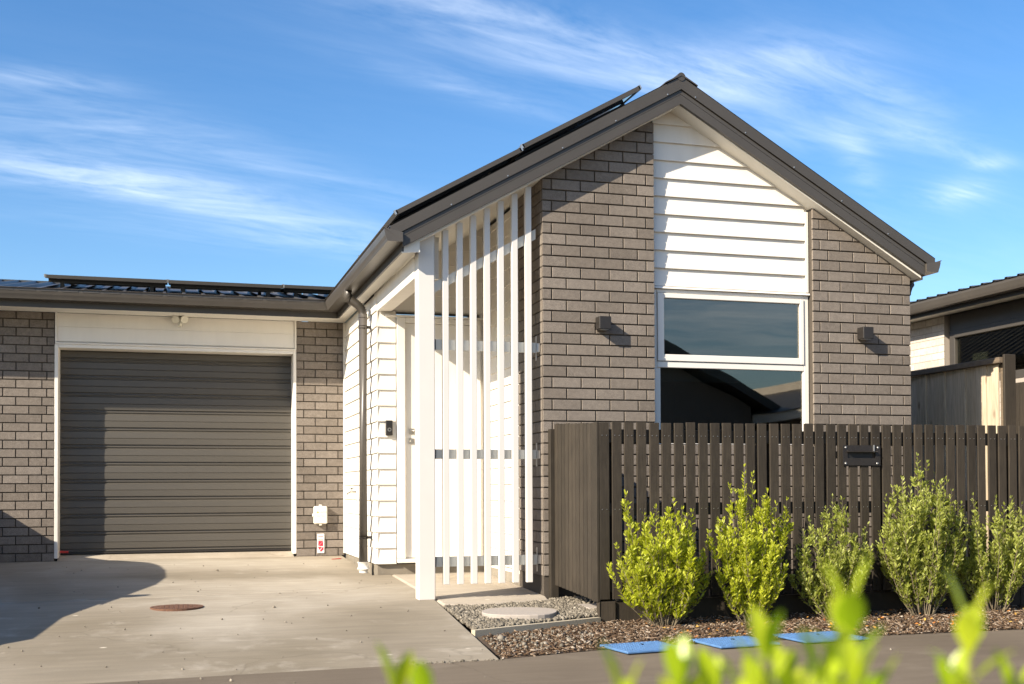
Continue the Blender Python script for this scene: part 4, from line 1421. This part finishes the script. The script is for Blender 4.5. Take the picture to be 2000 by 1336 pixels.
d = (e1 - e0).normalized(); nn2 = Vector((-d.y, d.x)) * 0.02
b.prism([tuple(e0 - nn2), tuple(e1 - nn2), tuple(e1 + nn2), tuple(e0 + nn2)], 'z', -0.25, -0.164)
b.build('garden_edging', M['edging'], label='thin timber edging strip between the gravel and the bark mulch', cat='edging')

# loose gravel -----------------------------------------------------------------
ICO_V = np.array([(-1, 1.618, 0), (1, 1.618, 0), (-1, -1.618, 0), (1, -1.618, 0), (0, -1, 1.618), (0, 1, 1.618), (0, -1, -1.618), (0, 1, -1.618), (1.618, 0, -1), (1.618, 0, 1), (-1.618, 0, -1), (-1.618, 0, 1)]) / 1.902
ICO_F = np.array([(0, 11, 5), (0, 5, 1), (0, 1, 7), (0, 7, 10), (0, 10, 11), (1, 5, 9), (5, 11, 4), (11, 10, 2), (10, 7, 6), (7, 1, 8), (3, 9, 4), (3, 4, 2), (3, 2, 6), (3, 6, 8), (3, 8, 9), (4, 9, 5), (2, 4, 11), (6, 2, 10), (8, 6, 7), (9, 8, 1)])


def inside(px, py, poly):
    r = np.zeros(len(px), bool)
    n = len(poly)
    for i in range(n):
        x1, y1 = poly[i]; x2, y2 = poly[(i + 1) % n]
        c = ((y1 > py) != (y2 > py)) & (px < (x2 - x1) * (py - y1) / (y2 - y1 + 1e-12) + x1)
        r ^= c
    return r


def scatter(poly, n):
    a = np.array(poly)
    P = np.column_stack([rng.uniform(a[:, 0].min(), a[:, 0].max(), n), rng.uniform(a[:, 1].min(), a[:, 1].max(), n)])
    return P[inside(P[:, 0], P[:, 1], poly)]


def rot_mats(n, tilt=1.0):
    a = rng.uniform(0, 2 * np.pi, n); b = rng.normal(0, tilt, n); c = rng.normal(0, tilt, n)
    ca, sa, cb, sb, cc, sc_ = np.cos(a), np.sin(a), np.cos(b), np.sin(b), np.cos(c), np.sin(c)
    R = np.zeros((n, 3, 3))
    R[:, 0, 0] = ca * cb; R[:, 0, 1] = ca * sb * sc_ - sa * cc; R[:, 0, 2] = ca * sb * cc + sa * sc_
    R[:, 1, 0] = sa * cb; R[:, 1, 1] = sa * sb * sc_ + ca * cc; R[:, 1, 2] = sa * sb * cc - ca * sc_
    R[:, 2, 0] = -sb; R[:, 2, 1] = cb * sc_; R[:, 2, 2] = cb * cc
    return R


def stones(name, P, z, size, mat, **props):
    n = len(P)
    s = size * rng.lognormal(0, 0.28, (n, 1, 1)) * rng.uniform(0.65, 1.2, (n, 1, 3))
    base = ICO_V[None] * (1 + rng.uniform(-0.22, 0.22, (n, 12, 1)))
    V = np.einsum('nij,nkj->nki', rot_mats(n), base * s)
    V += np.column_stack([P, z])[:, None, :]
    F = (ICO_F[None] + 12 * np.arange(n)[:, None, None]).reshape(-1, 3)
    return quick(name, V.reshape(-1, 3), F, mat, **props)


gpoly = [(-0.915, -1.385), (-0.865, -0.29), (-0.52, -0.33), (-0.02, -0.20), (0.03, -0.03), (0.55, -0.03), (0.55, -0.9), (0.05, -0.97)]
P = scatter(gpoly, 17000)
cst, sst = math.cos(-ang), math.sin(-ang)
qx = (P[:, 0] + 0.443) * cst - (P[:, 1] + 0.81) * sst
qy = (P[:, 0] + 0.443) * sst + (P[:, 1] + 0.81) * cst
keep = (np.abs(qx) / 0.268) ** 2.6 + (np.abs(qy) / 0.260) ** 2.6 > 1
keep &= ~((P[:, 0] > 0.10) & (P[:, 0] < 0.42) & (P[:, 1] > -0.72) & (P[:, 1] < -0.42))
P = P[keep]
zz = -0.122 - 0.040 * np.clip(-P[:, 1] - 0.2, 0, 1.2) + rng.uniform(-0.009, 0.006, len(P))
stones('gravel', P, zz, 0.0092, M['gravel'], label='loose grey gravel around the stepping stone', cat='gravel', kind='stuff')
P2 = scatter([(-0.98, -2.2), (-0.2, -2.0), (0.0, -1.2), (-0.9, -1.5)], 300)
stones('pebbles', P2, np.full(len(P2), -0.200), 0.0085, M['gravel'], label='scattered pebbles in the bark beside the driveway', cat='pebbles', kind='stuff')
P3 = np.column_stack([rng.uniform(-1.6, -1.0, 60), -2.33 + rng.normal(0, 0.02, 60)])
P3 = np.vstack([P3, np.column_stack([rng.uniform(-3.8, 1.5, 160), rng.uniform(-2.9, 3.2, 160)])])
P3 = P3[(P3[:, 0] < -0.95) | (P3[:, 1] < -2.35)]
z3 = np.where(P3[:, 1] < -2.36, ROADZ, np.array([zd(y) for y in P3[:, 1]])) + 0.002
stones('grit', P3, z3, 0.0052, M['gravel'], label='tiny loose stones on the driveway and the road', cat='grit', kind='stuff')

# bark mulch ---------------------------------------------------------------------
BOXV = np.array([(-1, -1, -1), (1, -.7, -1), (1, .7, -1), (-1, 1, -1), (-1, -1, 1), (1, -.7, 1), (1, .7, 1), (-1, 1, 1)], float)
BOXF = np.array([(0, 3, 2, 1), (4, 5, 6, 7), (0, 1, 5, 4), (1, 2, 6, 5), (2, 3, 7, 6), (3, 0, 4, 7)])
mpoly = [(-0.99, -2.29), (-0.5, -2.17), (-0.1, -2.075), (4.5, -2.10), (4.5, -0.99), (0.09, -1.0), (-0.88, -1.46)]
P = scatter(mpoly, 26000)
nearblue = np.zeros(len(P), bool)
for (x0, y0, x1, y1) in ((-0.32, -2.40, 0.12, -2.0), (0.29, -2.36, 0.74, -1.95), (0.88, -2.32, 1.38, -1.9)):
    nearblue |= (P[:, 0] > x0) & (P[:, 0] < x1) & (P[:, 1] > y0) & (P[:, 1] < y1)
P = P[~nearblue]
n = len(P)
S = np.column_stack([rng.lognormal(math.log(0.0115), 0.55, n), rng.lognormal(math.log(0.0040), 0.45, n), rng.uniform(0.0012, 0.003, n)])
S[:, 0] = np.clip(S[:, 0], 0.006, 0.045)
V = np.einsum('nij,nkj->nki', rot_mats(n, 0.30), BOXV[None] * S[:, None, :])
V += np.column_stack([P, -0.203 + rng.uniform(-0.006, 0.012, n) - 0.012 * np.clip(-P[:, 1] - 1, 0, 1.2)])[:, None, :]
quick('bark_mulch', V.reshape(-1, 3), (BOXF[None] + 8 * np.arange(n)[:, None, None]).reshape(-1, 4), M['bark'], label='brown bark chips around the shrubs', cat='mulch', kind='stuff')
P = scatter([(0.3, -2.0), (4.4, -2.05), (4.4, -1.05), (0.3, -1.05)], 340)
n = len(P)
LV = np.array([(0, 0, 0), (0.45, 0.32, 0.06), (1, 0, 0.02), (0.45, -0.32, 0.06)], float)
V = np.einsum('nij,nkj->nki', rot_mats(n, 0.35), (LV[None] - [0.5, 0, 0]) * rng.uniform(0.015, 0.032, (n, 1, 1)))
V += np.column_stack([P, -0.190 + rng.uniform(0, 0.01, n)])[:, None, :]
quick('leaf_litter', V.reshape(-1, 3), (np.array([(0, 1, 2), (0, 2, 3)])[None] + 4 * np.arange(n)[:, None, None]).reshape(-1, 3), M['litter'], label='fallen orange leaves under the shrubs', cat='leaves', kind='stuff')


# ================================================================ shrubs
def shrub(name, base, stems, leaf_mat, label, leaf_len, dens, group='shrubs in front of the slat fence'):
    """stems: list of (tip offset x, tip offset y, tip height); branches bow outwards from the foot"""
    t = thing(name, base, label, 'shrub', group)
    B = np.array(base)
    st = MB()
    LP, LD, LS = [], [], []
    def branch(p0, p1, bow, r0, f0, nleaf):
        pts = []
        for q in np.linspace(0, 1, 6):
            p = p0 * (1 - q) + p1 * q
            p = p + bow * math.sin(q * math.pi)
            pts.append(p)
        pts = np.array(pts)
        st.tube([tuple(p) for p in pts], [r0 * (1 - 0.8 * q) for q in np.linspace(0, 1, 6)], 4, False)
        q = f0 + (1 - f0) * rng.uniform(0, 1, nleaf) ** 0.85
        q[:3] = 1.0
        i = np.minimum((q * 5).astype(int), 4)
        fr = q * 5 - i
        pos_ = pts[i] * (1 - fr[:, None]) + pts[i + 1] * fr[:, None]
        dirv = pts[i + 1] - pts[i]
        dirv /= np.linalg.norm(dirv, axis=1)[:, None]
        az = rng.uniform(0, 2 * np.pi, nleaf)
        out_ = np.column_stack([np.cos(az), np.sin(az), rng.uniform(-0.25, 0.35, nleaf)])
        dd = out_ * rng.uniform(0.5, 1.0, (nleaf, 1)) + dirv * rng.uniform(0.6, 1.25, (nleaf, 1))
        dd[:3] += dirv[:3] * 1.0
        dd /= np.linalg.norm(dd, axis=1)[:, None]
        LP.append(pos_ + out_ * 0.004); LD.append(dd)
        LS.append(leaf_len * rng.uniform(0.65, 1.25, nleaf) * (1 - 0.25 * (q > 0.93)))
    for (ox, oy, h) in stems:
        foot = B + np.array([ox * 0.22 + rng.normal(0, 0.012), oy * 0.22 + rng.normal(0, 0.012), -0.01])
        tip = B + np.array([ox, oy, h])
        bow = np.array([ox * 0.10, oy * 0.10, -0.01])
        branch(foot, tip, bow, 0.0040, 0.10, int(dens * 1.15))
        for k in range(7):
            q = rng.uniform(0.10, 0.85)
            s = foot * (1 - q) + tip * q + bow * math.sin(q * math.pi)
            L = rng.uniform(0.08, 0.20) * (1.15 - 0.6 * q)
            a = rng.uniform(0, 2 * np.pi)
            e = s + np.array([math.cos(a) * L * 0.36, math.sin(a) * L * 0.36, L * rng.uniform(0.8, 1.15)])
            branch(s, e, np.array([math.cos(a), math.sin(a), -0.3]) * 0.012, 0.0022, 0.1, int(dens * 0.50))
    st.build('stems', M['stem'], t, kind='stuff')
    LP = np.vstack(LP); LD = np.vstack(LD); LS = np.concatenate(LS)
    n = len(LP)
    ref = np.tile(np.array([0.0, 0, 1.0]), (n, 1)) + rng.normal(0, 0.45, (n, 3))
    side = np.cross(LD, ref); side /= np.linalg.norm(side, axis=1)[:, None]
    nr_ = np.cross(side, LD)
    W = LS * rng.uniform(0.17, 0.24, n)
    def P_(a, b, c): return LP + LD * (LS * a)[:, None] + side * (W * b)[:, None] + nr_ * (LS * c)[:, None]
    V = np.stack([P_(0, 0, 0), P_(0.35, 0.85, 0.05), P_(0.70, 0.80, 0.04), P_(1, 0, -0.05), P_(0.70, -0.80, 0.04), P_(0.35, -0.85, 0.05), P_(0.5, 0, 0.0)], 1)
    F = np.array([(0, 6, 1), (1, 6, 2), (2, 6, 3), (3, 6, 4), (4, 6, 5), (5, 6, 0)])
    quick('foliage', V.reshape(-1, 3), (F[None] + 7 * np.arange(n)[:, None, None]).reshape(-1, 3), leaf_mat, t, kind='stuff')
    return t


def fan(n, half, depth, prof):
    """stems spread over a fan; prof(u) gives the height at horizontal position u in -1..1"""
    res = []
    for i in range(n):
        u = -1 + 2 * (i + rng.uniform(0.1, 0.9)) / n
        v = rng.uniform(-1, 1)
        hh = prof(u) * (1 - 0.10 * v * v) * rng.choice([rng.uniform(0.55, 0.85), rng.uniform(0.85, 1.10)])
        res.append((u * half, v * depth * math.sqrt(max(0.05, 1 - 0.8 * u * u)), hh))
    return res


def with_tips(res, tips):
    return res + tips


sh = fan(36, 0.30, 0.20, lambda u: 0.78 - 0.22 * abs(u) ** 1.5 + 0.04 * math.sin(6 * u))
sh = with_tips(sh, [(-0.27, 0.0, 0.89), (-0.25, 0.03, 0.80), (-0.06, -0.02, 0.80), (0.10, 0.0, 0.74), (0.22, 0.02, 0.76), (0.34, 0.0, 0.62), (-0.38, 0, 0.36), (-0.36, -0.05, 0.55), (0.37, 0.05, 0.34)])
shrub('shrub', (0.42, -1.32, -0.20), sh, M['leaf_bright'], 'bright green shrub nearest the fence corner, with a tall spike on its left', 0.036, 54)
sh = fan(34, 0.235, 0.18, lambda u: 0.92 - 0.24 * abs(u) ** 1.4)
sh = with_tips(sh, [(-0.06, 0.0, 1.07), (0.02, 0.03, 1.02), (-0.17, 0.0, 0.94), (0.12, 0.0, 0.90), (0.27, 0.0, 0.84), (-0.33, 0.0, 0.62), (0.30, 0.02, 0.72), (-0.28, -0.03, 0.35), (0.26, 0, 0.4)])
shrub('shrub', (1.085, -1.32, -0.20), sh, M['leaf_bright'], 'tall narrow bright green shrub second from the fence corner', 0.036, 58)
sh = fan(30, 0.32, 0.20, lambda u: 0.78 - 0.30 * abs(u) ** 1.6)
sh = with_tips(sh, [(-0.02, 0.0, 0.86), (0.06, 0.0, 0.84), (0.26, 0.0, 0.66), (-0.26, 0, 0.62), (-0.31, 0, 0.5), (0.3, 0, 0.5)])
shrub('shrub', (1.76, -1.28, -0.20), sh, M['leaf_grey'], 'lower grey green shrub below the letterbox', 0.033, 54)
sh = fan(46, 0.34, 0.22, lambda u: 1.00 - 0.26 * abs(u) ** 1.5)
sh = with_tips(sh, [(-0.03, 0.0, 1.15), (0.05, 0.0, 1.10), (0.12, 0.0, 1.02), (-0.16, 0.0, 0.98), (0.22, 0, 0.96), (-0.30, 0.0, 0.86), (0.34, 0, 0.80), (-0.35, 0, 0.6), (0.37, 0, 0.5)])
shrub('shrub', (2.46, -1.30, -0.20), sh, M['leaf_grey'], 'largest bushy green shrub, just right of the letterbox', 0.035, 60)
sh = fan(36, 0.34, 0.24, lambda u: 0.80 - 0.16 * abs(u) ** 1.6)
sh = with_tips(sh, [(-0.18, 0.0, 0.86), (0.02, 0.0, 0.84), (0.16, 0.0, 0.84), (0.30, 0, 0.78), (-0.32, 0, 0.6)])
shrub('shrub', (3.13, -1.24, -0.20), sh, M['leaf_grey'], 'dull green shrub at the right edge of the picture, partly in shade', 0.033, 56)

# ================================================================ plants close to the camera (out of focus)
def big_leaf_mesh(L, W, fold, curl):
    outl = [(0.0, 0.05), (0.12, 0.30), (0.30, 0.72), (0.50, 0.98), (0.68, 0.95), (0.84, 0.66), (0.95, 0.30), (1.0, 0.0)]
    vs, fs = [], []
    for t_, w_ in outl:
        z_mid = -curl * t_ * t_ * L
        vs += [(-w_ * W / 2, t_ * L, z_mid + fold * w_ * W / 2), (0, t_ * L, z_mid), (w_ * W / 2, t_ * L, z_mid + fold * w_ * W / 2)]
    for i in range(len(outl) - 1):
        a = i * 3
        fs += [(a, a + 1, a + 4, a + 3), (a + 1, a + 2, a + 5, a + 4)]
    me = bpy.data.meshes.new('leaf')
    me.from_pydata(vs, [], fs)
    me.materials.append(M['leaf_front'])
    me.shade_smooth()
    return me


LEAVES = [big_leaf_mesh(0.044, 0.019, 0.30, 0.15), big_leaf_mesh(0.038, 0.016, 0.22, 0.28), big_leaf_mesh(0.046, 0.018, 0.35, 0.08)]


def px_point(u, v, dist):
    d_ = RGT * ((u - 1000) / 2252.0) + DWN * ((v - 914.97) / 2252.0) + FWD
    return CAM + d_ * dist


def hedge_plant(foot_x, foot_y, stems, label):
    t = thing('garden_shrub', (foot_x, foot_y, -0.19), label, 'shrub', 'leafy shrubs close to the camera')
    foot = Vector((foot_x, foot_y, -0.20))
    sm = MB()
    for tip, npairs, seed in stems:
        r_ = random.Random(seed)
        tip = Vector(tip)
        base = foot + Vector((r_.uniform(-0.04, 0.04), r_.uniform(-0.04, 0.04), 0))
        pts = []
        for q in np.linspace(0, 1, 9):
            p = base.lerp(tip, q)
            k = (1 - (1 - q) ** 2)
            p.x = base.x + (tip.x - base.x) * k
            p.y = base.y + (tip.y - base.y) * k
            pts.append(p)
        sm.tube([tuple(p) for p in pts], [0.005 - 0.0036 * q for q in np.linspace(0, 1, 9)], 6, False)
        up = (pts[-1] - pts[-3]).normalized()
        L = 0.0
        for i in range(npairs):
            p = tip - up * (0.020 * i + 0.002)
            for s in (0, 1):
                a = r_.uniform(-0.4, 0.4) + i * 1.5708 * 0.95 + s * math.pi + seed
                out_ = Vector((math.cos(a), math.sin(a), 0))
                spread = 0.28 + 0.16 * i if i < 4 else 0.95
                spread *= r_.uniform(0.8, 1.2)
                yv = (up * math.cos(spread) + out_ * math.sin(spread)).normalized()
                zv = (up * math.sin(spread) - out_ * math.cos(spread)).normalized()
                xv = yv.cross(zv).normalized()
                o = bpy.data.objects.new('leaf', LEAVES[0 if (i in (1, 2, 3)) else (1 if i else 2)])
                COL.objects.link(o)
                o.parent = t
                mw_ = Matrix((xv, yv, zv)).transposed().to_4x4()
                sc_ = r_.uniform(0.8, 1.15)
                o.matrix_basis = Matrix.Translation(p + out_ * 0.002 - Vector(t.location)) @ mw_ @ Matrix.Scale(sc_, 4)
    sm.build('stems', M['green_stem'], t)
    return t


tp = lambda u, v, d_: tuple(px_point(u, v, d_))
f1 = px_point(1000, 1500, 0.9)
a = px_point(1600, 1500, 0.9)
hedge_plant(a.x, a.y, [(tp(1655, 1205, 0.86), 3, 3), (tp(1495, 1290, 0.88), 4, 11), (tp(1600, 1335, 0.84), 4, 5), (tp(1530, 1345, 0.92), 4, 8), (tp(1670, 1350, 0.82), 4, 2), (tp(1450, 1365, 0.86), 3, 9),
                       (tp(1705, 1375, 0.88), 3, 21), (tp(1560, 1395, 0.86), 4, 22)],
            'blurred bright green leafy shrub close to the camera, tallest one right of centre')
a = px_point(1900, 1500, 0.92)
hedge_plant(a.x, a.y, [(tp(1893, 1225, 0.88), 4, 31), (tp(1985, 1375, 0.90), 3, 6), (tp(1862, 1375, 0.92), 2, 16)], 'blurred leafy sprig close to the camera near the right edge')
a = px_point(1270, 1500, 0.88)
hedge_plant(a.x, a.y, [(tp(1218, 1375, 0.84), 4, 12), (tp(1325, 1350, 0.88), 4, 7), (tp(1390, 1372, 0.90), 3, 10)], 'blurred leafy tops at the bottom edge below the left blue cover')
a = px_point(810, 1500, 0.95)
hedge_plant(a.x, a.y, [(tp(825, 1385, 0.92), 2, 14), (tp(775, 1365, 0.97), 1, 15)], 'small blurred leafy tip at the bottom edge in front of the driveway')

# ================================================================ out of frame: what casts the shade and what the glass mirrors
car = thing('parked_car', (-5.85, 0.7, -0.1), 'dark hatchback parked on the concrete left of the garage, outside the picture', 'car')
prof = [(-2.15, 0.10), (-2.2, 0.45), (-2.05, 0.66), (-1.80, 0.76), (-1.72, 0.86), (-0.95, 0.96), (-0.22, 1.20), (0.50, 1.40), (1.0, 1.465), (1.6, 1.48), (2.1, 1.46), (2.45, 1.41),
        (2.9, 1.22), (3.28, 1.02), (3.50, 1.03), (3.56, 0.6), (3.5, 0.10)]
bd = MB()
rings = []
for sx_, k in ((-0.0, 0.0), (0.06, 0.03), (1.69, 0.03), (1.75, 0.0)):
    rings.append([(-6.68 + sx_, y, (z - 0.1) if k else max(0.0, min(z, 3) - 0.1 - 0.035)) for y, z in prof])
n = len(prof)
vs = [p for r_ in rings for p in r_]
fsx = []
for i in range(3):
    for j in range(n):
        fsx.append((i * n + j, i * n + (j + 1) % n, (i + 1) * n + (j + 1) % n, (i + 1) * n + j))
fsx.append(tuple(range(n))); fsx.append(tuple(range(3 * n, 4 * n))[::-1])
bd.add(vs, fsx)
bd.build('body', M['car_paint'], car)
for yw in (-1.2, 2.6):
    for xw in (-6.60, -5.00):
        mb = MB(); mb.tube([(xw - 0.09, yw, 0.22), (xw + 0.09, yw, 0.22)], 0.31, 20); wo = mb.build('wheel', M['tyre'], car)
        mb = MB(); mb.tube([(xw - 0.095, yw, 0.22), (xw + 0.095, yw, 0.22)], 0.20, 16); mb.build('rim', M['galv'], wo)
gl_ = MB()
for xw in (-6.688, -4.922):
    gl_.prism([(-0.55, 0.98), (0.45, 1.24), (1.6, 1.32), (2.3, 1.27), (2.75, 1.05), (2.7, 0.98)], 'x', xw - 0.002, xw + 0.002)
gl_.build('side_window', M['black'], car)
mr = MB(); mr.box(-4.92, -4.76, -0.16, -0.06, 1.0, 1.12, 0.02); mr.build('mirror', M['black'], car)

op = thing('opposite_house', (6.4, -15.0, 0.0), 'brick house with a dark gable roof across the lane, behind the camera', 'house')
mb = MB(); mb.prism([(3.0, -0.2), (9.9, -0.2), (9.9, 2.55), (6.45, 4.2), (3.0, 2.55)], 'y', -24.0, -15.0); mb.build('wall', M['brick'], op)
mb = MB(); mb.prism([(2.5, 2.35), (6.45, 4.30), (10.4, 2.35), (10.4, 2.55), (6.45, 4.55), (2.5, 2.55)], 'y', -24.4, -14.5); mb.build('roof', M['steel'], op)
mb = MB(); mb.box(4.6, 6.2, -15.0, -14.94, 0.7, 2.0); mb.build('window', M['white_al'], op)
oq = thing('opposite_house', (13.0, -16.0, 0.0), 'brown and pale brick house across the lane with a sunlit end wall, behind the camera', 'house')
mb = MB(); mb.box(10.3, 12.2, -22.0, -12.4, -0.2, 2.20); mb.build('wall', M['brick'], oq)
mb = MB(); mb.box(9.95, 12.0, -22.3, -12.2, 2.205, 2.40); mb.build('fascia', M['soffit'], oq)
mb = MB(); mb.prism([(9.9, 2.402), (12.2, 2.402), (12.2, 3.15)], 'y', -22.3, -12.2); mb.build('roof', M['steel'], oq)
mb = MB(); mb.box(12.21, 18.0, -24.0, -11.0, -0.2, 3.35); mb.build('upper_wall', M['pale_brick'], oq)
mb = MB(); mb.box(10.285, 10.299, -15.4, -14.6, 0.9, 2.0); mb.build('window', M['white_al'], oq)
